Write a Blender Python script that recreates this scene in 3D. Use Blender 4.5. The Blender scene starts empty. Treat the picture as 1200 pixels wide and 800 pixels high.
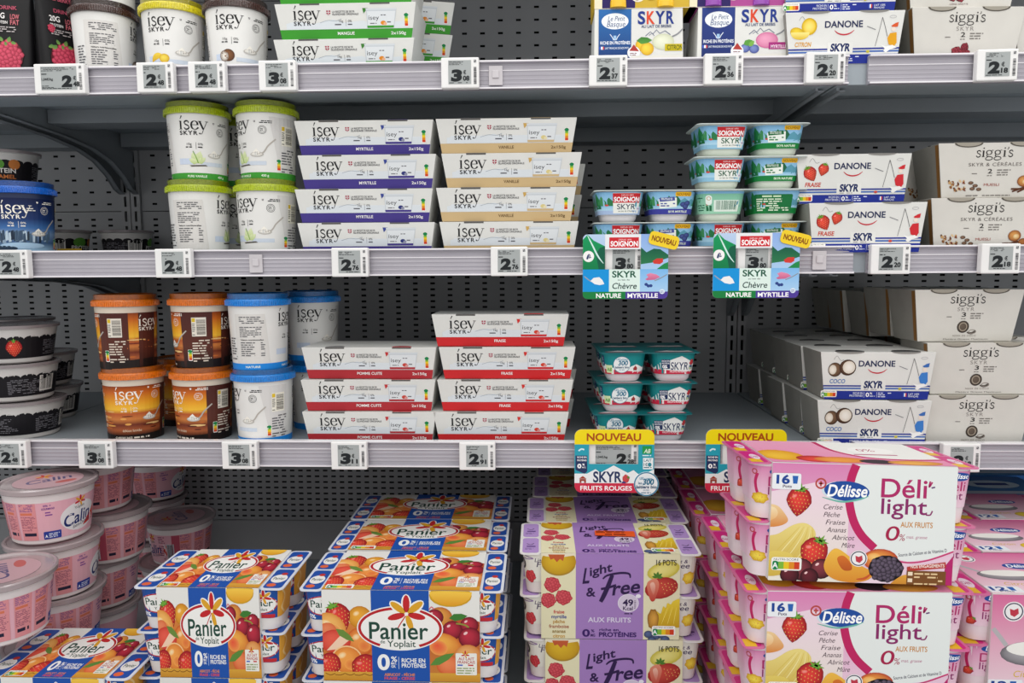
import bpy, bmesh, math, random
from mathutils import Vector, Matrix

random.seed(7)
SC = bpy.context.scene
COL = SC.collection

# ------------------------------------------------------------------ camera
FPX, CAM = 868.0, Vector((0.0, -1.05, 1.45))
_y, _p, _r = math.radians(2.05), math.radians(5.66), math.radians(0.31)
FW = Vector((-math.sin(_y) * math.cos(_p), math.cos(_y) * math.cos(_p), -math.sin(_p)))
_rt = Vector((math.cos(_y), math.sin(_y), 0.0))
_up = _rt.cross(FW)
RT = _rt * math.cos(_r) - _up * math.sin(_r)
UP = _up * math.cos(_r) + _rt * math.sin(_r)
cam = bpy.data.cameras.new('camera')
cam.sensor_width = 36.0
cam.lens = FPX / 1200 * 36.0
cam.clip_start = 0.02
cam_ob = bpy.data.objects.new('camera', cam)
COL.objects.link(cam_ob)
cam_ob.matrix_world = Matrix(((RT.x, UP.x, -FW.x, CAM.x), (RT.y, UP.y, -FW.y, CAM.y), (RT.z, UP.z, -FW.z, CAM.z), (0, 0, 0, 1)))
SC.camera = cam_ob


def at(px, py, Y):
    """world point seen at photo pixel (px, py) on the plane y = Y"""
    d = FW + RT * ((px - 600) / FPX) - UP * ((py - 400) / FPX)
    return CAM + d * ((Y - CAM.y) / d.y)


# ------------------------------------------------------------------ light
world = bpy.data.worlds.new('store_ambience')
SC.world = world
world.use_nodes = True
_bg = world.node_tree.nodes['Background']
_bg.inputs[0].default_value = (0.99, 0.985, 0.97, 1)
_bg.inputs[1].default_value = 0.80


def area(name, loc, target, sx, sy, power, col=(1, 0.98, 0.95)):
    l = bpy.data.lights.new(name, 'AREA')
    l.shape = 'RECTANGLE'
    l.size, l.size_y, l.energy, l.color = sx, sy, power, col
    o = bpy.data.objects.new(name, l)
    COL.objects.link(o)
    o.location = loc
    o.rotation_euler = (Vector(target) - Vector(loc)).to_track_quat('-Z', 'Y').to_euler()
    return o


area('aisle_ceiling_lamp', (0.0, -1.5, 3.3), (0.0, 0.0, 1.1), 4.0, 0.9, 20)
area('aisle_ceiling_lamp_far', (0.3, -3.2, 3.2), (0.0, 0.0, 1.2), 4.0, 0.9, 27)
area('cabinet_canopy_lamp', (0.0, -0.10, 2.25), (0.0, 0.12, 1.2), 2.8, 0.08, 5, (1, 1, 1))
SC.view_settings.view_transform = 'Standard'
SC.view_settings.look = 'None'
SC.view_settings.gamma = 1.0
SC.view_settings.use_curve_mapping = False
SC.view_settings.exposure = -0.10


# ------------------------------------------------------------------ colour and materials
def lin(h):
    h = h.lstrip('#')
    if len(h) == 3:
        h = ''.join(c * 2 for c in h)
    out = []
    for i in (0, 2, 4):
        c = int(h[i:i + 2], 16) / 255
        out.append(c / 12.92 if c <= 0.04045 else ((c + 0.055) / 1.055) ** 2.4)
    return tuple(out) + (1.0,)


def mix(a, b, t):
    return tuple(x + (y - x) * t for x, y in zip(a, b))


MATS = {}


def mat(name, col, rough=0.5, metal=0.0, var=0.06, scale=30.0, bump=0.0, coat=0.0, trans=0.0, alpha=1.0, spec=0.5):
    """principled material whose colour and gloss vary with a fine noise"""
    if name in MATS:
        return MATS[name]
    m = bpy.data.materials.new(name)
    m.use_nodes = True
    nt = m.node_tree
    b = nt.nodes['Principled BSDF']
    tc = nt.nodes.new('ShaderNodeTexCoord')
    nz = nt.nodes.new('ShaderNodeTexNoise')
    nz.inputs['Scale'].default_value = scale
    nz.inputs['Detail'].default_value = 4
    nt.links.new(tc.outputs['Object'], nz.inputs['Vector'])
    rp = nt.nodes.new('ShaderNodeValToRGB')
    c = lin(col) if isinstance(col, str) else col
    rp.color_ramp.elements[0].position = 0.3
    rp.color_ramp.elements[1].position = 0.7
    rp.color_ramp.elements[0].color = tuple(x * (1 - var) for x in c[:3]) + (1,)
    rp.color_ramp.elements[1].color = tuple(min(1, x * (1 + var)) for x in c[:3]) + (1,)
    nt.links.new(nz.outputs['Fac'], rp.inputs['Fac'])
    nt.links.new(rp.outputs['Color'], b.inputs['Base Color'])
    b.inputs['Roughness'].default_value = rough
    b.inputs['Metallic'].default_value = metal
    b.inputs['Coat Weight'].default_value = coat
    b.inputs['Coat Roughness'].default_value = 0.12
    b.inputs['Transmission Weight'].default_value = trans
    b.inputs['Alpha'].default_value = alpha
    b.inputs['Specular IOR Level'].default_value = spec
    if bump:
        bp = nt.nodes.new('ShaderNodeBump')
        bp.inputs['Strength'].default_value = bump
        bp.inputs['Distance'].default_value = 0.001
        nt.links.new(nz.outputs['Fac'], bp.inputs['Height'])
        nt.links.new(bp.outputs['Normal'], b.inputs['Normal'])
    MATS[name] = m
    return m


def print_mat(name, rough, coat):
    """ink: flat colours stored on the faces of the printed shapes"""
    m = bpy.data.materials.new(name)
    m.use_nodes = True
    nt = m.node_tree
    b = nt.nodes['Principled BSDF']
    a = nt.nodes.new('ShaderNodeAttribute')
    a.attribute_name = 'ink'
    nt.links.new(a.outputs['Color'], b.inputs['Base Color'])
    b.inputs['Roughness'].default_value = rough
    b.inputs['Coat Weight'].default_value = coat
    b.inputs['Coat Roughness'].default_value = 0.2
    b.inputs['Specular IOR Level'].default_value = 0.2
    return m


INK = print_mat('ink_on_card', 0.5, 0.0)
INK_GLOSS = print_mat('ink_on_film', 0.4, 0.08)
M_CARD = mat('white_card', '#dcdcd8', 0.55, var=0.03)
M_CARD_WARM = mat('cream_card', '#d3d0c9', 0.6, var=0.03)
M_CARD_GREY = mat('grey_card', '#8f8d86', 0.7, var=0.06)
M_KRAFT = mat('kraft_card', '#8a6234', 0.75, var=0.12, scale=90)
M_WHITE = mat('white_plastic', '#e4e3e0', 0.35, var=0.02)
M_FILM = mat('pot_film_white', '#e8e4e2', 0.3, var=0.03)
M_BACK = mat('back_panel_paint', '#a9aaad', 0.55, var=0.05, scale=9)
M_DARK = mat('dark_void', '#0b0b0c', 0.9, var=0.1)
M_STEEL = mat('shelf_paint', '#9aa3aa', 0.42, var=0.04, scale=7)
M_BRACKET = mat('bracket_paint', '#8b9197', 0.5, var=0.05, scale=12)
M_LIP = mat('shelf_lip_paint', '#8f989e', 0.42, var=0.04, scale=7)
M_RAIL = mat('rail_plastic', '#a9a5ae', 0.22, var=0.05, scale=14, coat=0.4)
M_RAIL_SHINE = mat('rail_edge_shine', '#f0edf1', 0.18, var=0.04, scale=14, coat=0.4)  # shine along the rail edges, put into a paler colour
M_TAG = mat('tag_plastic', '#ecebea', 0.35, var=0.02)
M_SCREEN = mat('tag_screen', '#a3a8a8', 0.3, var=0.04, coat=0.35)


# ------------------------------------------------------------------ geometry
class G:
    """collects shapes for one mesh"""

    def __init__(self):
        self.v, self.f, self.m = [], [], []
        self.mi = 0

    def add(self, vs, fs):
        o = len(self.v)
        self.v += [tuple(p) for p in vs]
        self.f += [tuple(i + o for i in f) for f in fs]
        self.m += [self.mi] * len(fs)
        return self

    def box(self, x0, x1, y0, y1, z0, z1):
        return self.add([(x0, y0, z0), (x1, y0, z0), (x1, y1, z0), (x0, y1, z0), (x0, y0, z1), (x1, y0, z1), (x1, y1, z1), (x0, y1, z1)],
                        [(0, 3, 2, 1), (4, 5, 6, 7), (0, 1, 5, 4), (1, 2, 6, 5), (2, 3, 7, 6), (3, 0, 4, 7)])

    def loft(self, rings, cap0=True, cap1=True):
        n = len(rings[0])
        vs = [p for r in rings for p in r]
        fs = []
        for k in range(len(rings) - 1):
            for i in range(n):
                j = (i + 1) % n
                fs.append((k * n + i, k * n + j, (k + 1) * n + j, (k + 1) * n + i))
        if cap0:
            fs.append(tuple(range(n - 1, -1, -1)))
        if cap1:
            fs.append(tuple((len(rings) - 1) * n + i for i in range(n)))
        return self.add(vs, fs)

    def lathe(self, prof, n=40, cap0=True, cap1=True, cx=0, cy=0):
        return self.loft([[(cx + r * math.cos(2 * math.pi * i / n), cy + r * math.sin(2 * math.pi * i / n), z) for i in range(n)] for r, z in prof], cap0, cap1)

    def frustum(self, w0, d0, w1, d1, z0, z1, r=0.0):
        """rounded-corner box, w0 x d0 at z0 and w1 x d1 at z1"""
        if r <= 0:
            return self.loft([[(-w / 2, -d / 2, z), (w / 2, -d / 2, z), (w / 2, d / 2, z), (-w / 2, d / 2, z)] for w, d, z in ((w0, d0, z0), (w1, d1, z1))])
        return self.loft([[(x, y, z) for x, y in rring(w, d, r)] for w, d, z in ((w0, d0, z0), (w1, d1, z1))])

    def prism(self, pts, y0, y1, axis='y'):
        """outline extruded along y (points are x,z) or x (points are y,z)"""
        if axis == 'y':
            a, b = [(p[0], y0, p[1]) for p in pts], [(p[0], y1, p[1]) for p in pts]
        else:
            a, b = [(y0, p[0], p[1]) for p in pts], [(y1, p[0], p[1]) for p in pts]
        return self.loft([a, b])

    def mesh(self, name, mats, smooth=False, bevel=0.0, fix=True, ends=False):
        me = bpy.data.meshes.new(name)
        me.from_pydata(self.v, [], self.f)
        for mm in (mats if isinstance(mats, (list, tuple)) else [mats]):
            me.materials.append(mm)
        me.polygons.foreach_set('material_index', self.m)
        if bevel or fix:
            bm = bmesh.new()
            bm.from_mesh(me)
            if bevel:
                bmesh.ops.bevel(bm, geom=list(bm.edges), offset=bevel, segments=2, affect='EDGES', profile=0.5)
            bmesh.ops.recalc_face_normals(bm, faces=bm.faces)
            bm.to_mesh(me)
            bm.free()
        if ends:
            for p in me.polygons:
                if abs(p.normal.x) > .8:
                    p.material_index = 1
        if smooth:
            me.polygons.foreach_set('use_smooth', [True] * len(me.polygons))
            me.set_sharp_from_angle(angle=math.radians(38))
        me.update()
        return me


def rring(w, d, r, n=5):
    pts = []
    for cx, cy, a in ((w / 2 - r, -d / 2 + r, -90), (w / 2 - r, d / 2 - r, 0), (-w / 2 + r, d / 2 - r, 90), (-w / 2 + r, -d / 2 + r, 180)):
        for i in range(n + 1):
            t = math.radians(a + 90 * i / n)
            pts.append((cx + r * math.cos(t), cy + r * math.sin(t)))
    return pts


def rrect2(x0, y0, x1, y1, r, n=4):
    x0, x1 = min(x0, x1), max(x0, x1)
    y0, y1 = min(y0, y1), max(y0, y1)
    return [(x + (x0 + x1) / 2, y + (y0 + y1) / 2) for x, y in rring(x1 - x0, y1 - y0, min(r, (x1 - x0) / 2.01, (y1 - y0) / 2.01), n)]


class Node:
    """a part of a template: a mesh, where it sits, and its own parts"""

    def __init__(self, name, me=None, loc=(0, 0, 0), rz=0.0, label=None, stuff=False):
        self.name, self.me, self.loc, self.rz, self.kids, self.label, self.stuff = name, me, loc, rz, [], label, stuff

    def part(self, name, me, loc=(0, 0, 0), rz=0.0, label=None, stuff=False):
        n = Node(name, me, loc, rz, label, stuff)
        self.kids.append(n)
        return n


def place(tpl, loc, rz=0.0, label=None, cat=None, group=None, tilt=(0, 0), kind=None, name=None):
    """one real copy of a template: its root and every part below it"""
    def make(n, parent):
        o = bpy.data.objects.new(n.name, n.me)
        COL.objects.link(o)
        o.parent = parent
        o.location = n.loc
        o.rotation_euler = (0, 0, n.rz)
        if n.label:
            o['label'] = n.label
        if n.stuff:
            o['kind'] = 'stuff'
        for k in n.kids:
            make(k, o)
        return o
    r = make(tpl, None)
    if name:
        r.name = name
    r.location = loc
    r.rotation_euler = (tilt[0], tilt[1], rz)
    if label:
        r['label'] = label
    if cat:
        r['category'] = cat
    if group:
        r['group'] = group
    if kind:
        r['kind'] = kind
    return r
# ------------------------------------------------------------------ print: lettering and flat pictures as thin coloured shapes
_TXT = {}


def glyphs(s, bold, space):
    key = (s, bold, space)
    if key in _TXT:
        return _TXT[key]
    c = bpy.data.curves.new('lettering', 'FONT')
    c.body = s
    c.size = 1.0
    c.offset = bold
    c.space_character = space
    c.resolution_u = 5
    o = bpy.data.objects.new('lettering', c)
    me = o.to_mesh()
    vs = [(v.co.x, v.co.y) for v in me.vertices]
    fs = [tuple(p.vertices) for p in me.polygons]
    o.to_mesh_clear()
    bpy.data.objects.remove(o)
    bpy.data.curves.remove(c)
    if not vs:
        vs = [(0, 0), (0.01, 0), (0, 0.01)]
        fs = [(0, 1, 2)]
    x0, x1 = min(v[0] for v in vs), max(v[0] for v in vs)
    _TXT[key] = (vs, fs, x0, x1)
    return _TXT[key]


CAP = 0.694


class Print:
    """traced in crop pixels (y down) about (x0, y0), s metres per pixel"""

    def __init__(self, x0=0, y0=0, s=0.001, up=False):
        self.up = up
        self.x0, self.y0, self.s = x0, y0, s
        self.v, self.f, self.c, self.lay = [], [], [], 0

    def _put(self, vs, fs, cols, step=1):
        """cols: one colour or one per vertex"""
        o = len(self.v)
        self.lay += step
        z = self.lay
        self.v += [((x - self.x0) * self.s, ((y - self.y0) if self.up else (self.y0 - y)) * self.s, z) for x, y in vs]
        one = not isinstance(cols[0], (tuple, list))
        for f in fs:
            self.f.append(tuple(i + o for i in f))
            self.c.append([cols] * len(f) if one else [cols[i] for i in f])
        return self

    @staticmethod
    def col(c):
        return lin(c) if isinstance(c, str) else c

    def poly(self, pts, c, c2=None):
        """flat shape; with c2 the ink runs from c at the top to c2 at the bottom"""
        col = self.col(c)
        if c2 is not None:
            k = self.col(c2)
            ys = [p[1] for p in pts]
            a, b = min(ys), max(ys)
            col = [mix(col, k, (p[1] - a) / (b - a + 1e-9)) for p in pts]
        return self._put(pts, [tuple(range(len(pts)))], col)

    def shape(self, pts, c, c2=None, n=5):
        """flat shape with a soft closed outline through the given points"""
        m = len(pts)
        q = []
        for i in range(m):
            p0, p1, p2, p3 = pts[i - 1], pts[i], pts[(i + 1) % m], pts[(i + 2) % m]
            for k in range(n):
                t = k / n
                q.append(tuple(0.5 * (2 * p1[d] + (p2[d] - p0[d]) * t + (2 * p0[d] - 5 * p1[d] + 4 * p2[d] - p3[d]) * t * t
                                      + (3 * p1[d] - p0[d] - 3 * p2[d] + p3[d]) * t ** 3) for d in (0, 1)))
        return self.poly(q, c, c2)

    def rect(self, x0, y0, x1, y1, c, c2=None, r=0):
        if r:
            return self.poly(rrect2(x0, y0, x1, y1, r), c, c2)
        return self.poly([(x0, y0), (x1, y0), (x1, y1), (x0, y1)], c, c2)

    def grad(self, x0, y0, x1, y1, stops):
        """horizontal bands blending through (t, colour) stops from top to bottom"""
        for (ta, ca), (tb, cb) in zip(stops, stops[1:]):
            self.rect(x0, y0 + (y1 - y0) * ta, x1, y0 + (y1 - y0) * tb, ca, cb)
            self.lay -= 1
        self.lay += 1
        return self

    def ell(self, cx, cy, rx, ry, c, n=28, rot=0.0, c2=None):
        k, s = math.cos(rot), math.sin(rot)
        pts = []
        for i in range(n):
            a = 2 * math.pi * i / n
            x, y = rx * math.cos(a), ry * math.sin(a)
            pts.append((cx + x * k - y * s, cy + x * s + y * k))
        return self.poly(pts, c, c2)

    def ring(self, cx, cy, rx, ry, w, c, n=28, a0=0, a1=360):
        vs, fs = [], []
        m = n if a1 - a0 >= 360 else n + 1
        for i in range(m):
            a = math.radians(a0 + (a1 - a0) * i / n)
            vs += [(cx + rx * math.cos(a), cy + ry * math.sin(a)), (cx + (rx - w) * math.cos(a), cy + (ry - w) * math.sin(a))]
        for i in range(n):
            j = (i + 1) % m
            fs.append((2 * i, 2 * j, 2 * j + 1, 2 * i + 1))
        return self._put(vs, fs, self.col(c))

    def blob(self, cx, cy, rx, ry, c0, c1, rot=0.0, n=18, hx=-0.25, hy=-0.25, shape=None):
        """rounded picture of a fruit: ink blends from c0 inside to c1 at the rim"""
        k, s = math.cos(rot), math.sin(rot)
        a0, a1 = self.col(c0), self.col(c1)
        vs, cs, fs = [], [], []

        def P(x, y):
            return (cx + x * k - y * s, cy + x * s + y * k)
        vs.append(P(hx * rx, hy * ry))
        cs.append(a0)
        for ri, t in enumerate((0.45, 0.8, 1.0)):
            for i in range(n):
                a = 2 * math.pi * i / n
                q = shape(a) if shape else 1.0
                vs.append(P((hx * (1 - t) + t * q * math.cos(a)) * rx, (hy * (1 - t) + t * q * math.sin(a)) * ry))
                cs.append(mix(a0, a1, (0.25, 0.62, 1.0)[ri]))
        for i in range(n):
            j = (i + 1) % n
            fs.append((0, 1 + i, 1 + j))
            for r in (0, 1):
                fs.append((1 + r * n + i, 1 + (r + 1) * n + i, 1 + (r + 1) * n + j, 1 + r * n + j))
        return self._put(vs, fs, cs)

    def text(self, s, x0, x1, yb, h, c, bold=0.0, shear=0.0, space=1.0, rot=0.0):
        """lettering fitted between x0 and x1 on baseline yb, capitals h tall; x1 None keeps the natural width; x0 None centres on x1"""
        vs, fs, a, b = glyphs(s, bold, space)
        k = h / CAP
        kx = k
        if x0 is None:
            x0 = x1 - (b - a) * k / 2
        elif x1 is not None:
            kx = (x1 - x0) / (b - a)
        cr, sr = math.cos(rot), math.sin(rot)
        out = []
        for x, y in vs:
            X, Y = (x - a) * kx + y * k * shear, (y if self.up else -y) * k
            out.append((x0 + X * cr - Y * sr, yb + X * sr + Y * cr))
        return self._put(out, fs, self.col(c))

    def pen(self, pts, w, c, thin=None, nib=0.0, smooth=True, taper=0.0, n=6):
        """a drawn stroke; with thin the width swings with direction like a broad nib"""
        if smooth and len(pts) > 2:
            q = []
            P = [pts[0]] + list(pts) + [pts[-1]]
            for i in range(1, len(P) - 2):
                p0, p1, p2, p3 = P[i - 1], P[i], P[i + 1], P[i + 2]
                for t in range(n):
                    t /= n
                    q.append(tuple(0.5 * (2 * p1[d] + (p2[d] - p0[d]) * t + (2 * p0[d] - 5 * p1[d] + 4 * p2[d] - p3[d]) * t * t
                                          + (3 * p1[d] - p0[d] - 3 * p2[d] + p3[d]) * t ** 3) for d in (0, 1)))
            q.append(pts[-1])
            pts = q
        vs, fs = [], []
        m = len(pts)
        for i, p in enumerate(pts):
            a, b = pts[max(0, i - 1)], pts[min(m - 1, i + 1)]
            dx, dy = b[0] - a[0], b[1] - a[1]
            l = math.hypot(dx, dy) or 1
            ww = w
            if thin is not None:
                ww = thin + (w - thin) * abs(math.sin(math.atan2(dy, dx) - nib))
            if taper:
                t = i / (m - 1)
                ww *= 1 - taper * abs(2 * t - 1) ** 2
            vs += [(p[0] - dy / l * ww / 2, p[1] + dx / l * ww / 2), (p[0] + dy / l * ww / 2, p[1] - dx / l * ww / 2)]
        for i in range(m - 1):
            fs.append((2 * i, 2 * i + 2, 2 * i + 3, 2 * i + 1))
        return self._put(vs, fs, self.col(c))

    def many(self, quads, c):
        """several separate shapes of one ink in one layer"""
        vs, fs = [], []
        for q in quads:
            o = len(vs)
            vs += q
            fs.append(tuple(range(o, o + len(q))))
        return self._put(vs, fs, self.col(c)) if vs else self

    def lines(self, x0, x1, y0, y1, n, c, dens=0.8, ragged=True, seed=1, h=0.45):
        """small print: rows of word-long dashes"""
        rn = random.Random(seed)
        q = []
        st = (y1 - y0) / n
        for i in range(n):
            y = y0 + st * (i + 0.5)
            x = x0
            e = x1 - (rn.random() * 0.3 * (x1 - x0) if ragged else 0)
            while x < e:
                l = st * (0.8 + 2.2 * rn.random())
                if rn.random() < dens:
                    xe = min(e, x + l)
                    q.append([(x, y - st * h / 2), (xe, y - st * h / 2), (xe, y + st * h / 2), (x, y + st * h / 2)])
                x += l + st * 0.4
        return self.many(q, c)

    def bars(self, x0, y0, x1, y1, c='#1a1a1a', n=22, seed=3, vert=False):
        rn = random.Random(seed)
        q = []
        for i in range(n):
            a = i / n
            b = a + (0.25 + 0.5 * rn.random()) / n
            if vert:
                q.append([(x0, y0 + (y1 - y0) * a), (x1, y0 + (y1 - y0) * a), (x1, y0 + (y1 - y0) * b), (x0, y0 + (y1 - y0) * b)])
            else:
                q.append([(x0 + (x1 - x0) * a, y0), (x0 + (x1 - x0) * b, y0), (x0 + (x1 - x0) * b, y1), (x0 + (x1 - x0) * a, y1)])
        return self.many(q, c)

    def build(self, name, surf, cuts=None, ink=None, lift=0.0002, step=0.000006, clip=None):
        """lay the shapes on a surface: surf(u, v, n) -> point; cuts: u lines where flat shapes must bend"""
        me = bpy.data.meshes.new(name)
        me.from_pydata([(x, y, 0) for x, y, z in self.v], [], self.f)
        lay = me.attributes.new('lay', 'FLOAT', 'POINT')
        lay.data.foreach_set('value', [float(v[2]) for v in self.v])
        ca = me.color_attributes.new('ink', 'FLOAT_COLOR', 'CORNER')
        flat = []
        for p in self.c:
            for q in p:
                flat += list(q[:4]) if len(q) >= 4 else list(q) + [1.0]
        ca.data.foreach_set('color', flat)
        if cuts or clip:
            bm = bmesh.new()
            bm.from_mesh(me)
            for co, no in (((clip[0], 0, 0), (-1, 0, 0)), ((clip[2], 0, 0), (1, 0, 0)), ((0, clip[1], 0), (0, -1, 0)), ((0, clip[3], 0), (0, 1, 0))) if clip else ():
                bmesh.ops.bisect_plane(bm, geom=list(bm.verts) + list(bm.edges) + list(bm.faces), dist=1e-7, plane_co=co, plane_no=no, clear_outer=True)
            for cu in cuts or ():
                bmesh.ops.bisect_plane(bm, geom=list(bm.verts) + list(bm.edges) + list(bm.faces), dist=1e-7, plane_co=(cu, 0, 0), plane_no=(1, 0, 0))
            bm.to_mesh(me)
            bm.free()
        lv = [0.0] * len(me.vertices)
        me.attributes['lay'].data.foreach_get('value', lv)
        for v, l in zip(me.vertices, lv):
            v.co = surf(v.co.x, v.co.y, lift + step * l)
        me.attributes.remove(me.attributes['lay'])
        me.materials.append(ink or INK)
        me.update()
        return me


def plane_surf(o, ex, ey):
    o, ex, ey = Vector(o), Vector(ex).normalized(), Vector(ey).normalized()
    nn = ex.cross(ey)
    return lambda u, v, n: o + ex * u + ey * v + nn * n


def cone_surf(r0, z0, r1, z1, a0=0.0):
    """u runs along the arc from the front (-y), v up from z0"""
    rm = (r0 + r1) / 2

    def f(u, v, n):
        t = v / (z1 - z0)
        r = r0 + (r1 - r0) * t + n
        a = -math.pi / 2 + a0 + u / rm
        return Vector((r * math.cos(a), r * math.sin(a), z0 + v))
    return f


def rr_surf(w0, z0, w1, z1, rc, d0=None, d1=None):
    """rounded-square cup wall; u along the perimeter from the middle of the front"""
    d0, d1 = d0 or w0, d1 or w1

    def f(u, v, n):
        t = v / (z1 - z0)
        w, d = w0 + (w1 - w0) * t + 2 * n, d0 + (d1 - d0) * t + 2 * n
        r = rc + n
        k = w / ((w0 + w1) / 2)
        s = u * k
        sg = 1 if s >= 0 else -1
        s = abs(s)
        hw = w / 2 - r
        q = math.pi * r / 2
        if s <= hw:
            x, y = s, -d / 2
        elif s <= hw + q:
            a = (s - hw) / r
            x, y = hw + r * math.sin(a), -d / 2 + r - r * math.cos(a)
        else:
            x, y = w / 2, -d / 2 + r + (s - hw - q)
        return Vector((sg * x, y, z0 + v))
    return f


def cuts_for(half, n):
    return [-half + 2 * half * i / n for i in range(n + 1)]
# ------------------------------------------------------------------ lettering drawn by hand and small pictures used on the packs
def logo_serif(P, x, yb, h, c, seg=None):
    """the tall-contrast 'isey' word mark, x-height h, starting at x"""
    def T(pts, ox):
        return [(x + (ox + a) * h, yb - b * h) for a, b in pts]
    seg = seg or 'isey'
    w = 0.2 * h
    if 'i' in seg:
        P.many([T([(.10, 0), (.30, 0), (.30, 1), (.10, .96)], 0), T([(0, 0), (.4, 0), (.4, .05), (0, .05)], 0), T([(-.02, .95), (.14, .9), (.2, 1.0), (.1, 1.0)], 0),
                T([(.14, 1.2), (.2, 1.2), (.42, 1.55), (.3, 1.62)], 0)], c)
    if 's' in seg:
        P.pen(T([(.56, .74), (.5, .92), (.32, .98), (.13, .9), (.08, .74), (.2, .58), (.4, .48), (.56, .34), (.56, .16), (.38, .02), (.16, .04), (.03, .22)], .58), 0.17 * h, c, thin=.09 * h, nib=1.2)
    if 'e' in seg:
        P.pen(T([(.1, .54), (.74, .54)], 1.36), 0.06 * h, c, smooth=False)
        P.pen(T([(.74, .52), (.7, .82), (.44, .98), (.16, .84), (.06, .5), (.16, .14), (.46, .01), (.7, .12), (.8, .26)], 1.36), w, c, thin=.05 * h)
    if 'y' in seg:
        P.pen(T([(.12, .97), (.5, .06)], 2.2), w, c, smooth=False)
        P.pen(T([(.92, .97), (.56, .12), (.36, -.38), (.2, -.5), (.1, -.42)], 2.2), .065 * h, c)
        P.many([T([(-.06, .94), (.32, .94), (.32, 1), (-.06, 1)], 2.2), T([(.72, .94), (1.08, .94), (1.08, 1), (.72, 1)], 2.2)], c)
        P.ell(x + 2.3 * h, yb + .44 * h, .09 * h, .09 * h, c, 10)
    return P


def skyr_logo(P, x, yb, h, c, seg=None, skyr=True):
    logo_serif(P, x, yb, h, c, seg)
    if skyr:
        P.text('SKYR', x + .03 * h, x + 2.08 * h, yb + .62 * h, .46 * h, c, 0.026, space=1.25)
    return P


def logo_gg(P, x0, x1, yb, h, c):
    """the 'siggi's' word mark in a soft old serif between x0 and x1"""
    k = (x1 - x0) / (4.4 * h)

    def T(pts, ox):
        return [(x0 + (ox + a) * h * k, yb - b * h) for a, b in pts]

    def s_(o):
        P.pen(T([(.5, .76), (.44, .94), (.26, .98), (.1, .84), (.12, .66), (.3, .52), (.48, .36), (.5, .16), (.3, .0), (.1, .06), (.02, .24)], o), .16 * h, c, thin=.10 * h, nib=1.2)

    def i_(o):
        P.many([T([(.10, 0), (.29, 0), (.29, 1), (.10, .95)], o), T([(.0, 0), (.4, 0), (.4, .055), (.0, .055)], o), T([(0, .92), (.14, .9), (.2, 1), (.1, 1)], o)], c)
        P.ell(x0 + (o + .2) * h * k, yb - 1.33 * h, .11 * h, .11 * h, c, 10)

    def g_(o):
        P.pen(T([(.4, 1.0), (.16, .92), (.08, .68), (.18, .44), (.4, .36), (.62, .46), (.7, .68), (.62, .9), (.4, 1.0)], o), .17 * h, c, thin=.09 * h)
        P.pen(T([(.62, .88), (.74, 1.02), (.9, .98)], o), .08 * h, c)
        P.pen(T([(.24, .4), (.12, .24), (.24, .1), (.56, .04), (.82, -.1), (.8, -.34), (.46, -.48), (.12, -.42), (.02, -.24), (.14, -.06), (.3, .04)], o), .12 * h, c)
    s_(0)
    i_(.66)
    g_(1.14)
    g_(2.16)
    i_(3.2)
    P.pen(T([(.18, 1.5), (.2, 1.3), (.08, 1.12)], 3.62), .1 * h, c)
    s_(3.86)
    return P


def crest(P, x, y, s, c='#a03048'):
    P.poly([(x, y), (x + s, y), (x + s, y + s * .7), (x + s / 2, y + s * 1.1), (x, y + s * .7)], c)
    P.many([[(x + s * .42, y), (x + s * .58, y), (x + s * .58, y + s), (x + s * .42, y + s)], [(x, y + s * .35), (x + s, y + s * .35), (x + s, y + s * .5), (x, y + s * .5)]], '#e8e4e2')


def nutri(P, x0, y0, x1, y1, vert=False, hot=0):
    cols = ['#14804a', '#7cb63a', '#e8c423', '#e08a22', '#cf3d22']
    P.rect(x0, y0, x1, y1, '#f2f0ea', r=min(abs(x1 - x0), abs(y1 - y0)) * .2)
    w, h = x1 - x0, y1 - y0
    if vert:
        for i, c in enumerate(cols):
            a = y0 + h * (.06 + .175 * i)
            P.rect(x0 + w * .12, a, x1 - w * .12, a + h * .175, c)
        P.ell((x0 + x1) / 2, y0 + h * (.06 + .175 * (hot + .5)), w * .5, h * .13, cols[hot])
    else:
        P.text('NUTRI-SCORE', x0 + w * .08, x0 + w * .9, y0 + h * .24, h * .16, '#3a3a3a')
        for i, c in enumerate(cols):
            a = x0 + w * (.06 + .175 * i)
            P.rect(a, y0 + h * .34, a + w * .175, y0 + h * .9, c)
        P.rect(x0 + w * (.04 + .175 * hot), y0 + h * .28, x0 + w * (.22 + .175 * hot), y0 + h * .97, cols[hot], r=h * .15)
        P.text('A', None, x0 + w * (.13 + .175 * hot), y0 + h * .82, h * .4, '#ffffff', .02)


def _straw(a):
    return 1.0 + .14 * math.sin(a) * -1 - .12 * abs(math.cos(a)) ** 3 * (1 if math.sin(a) > 0 else 0)


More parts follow.
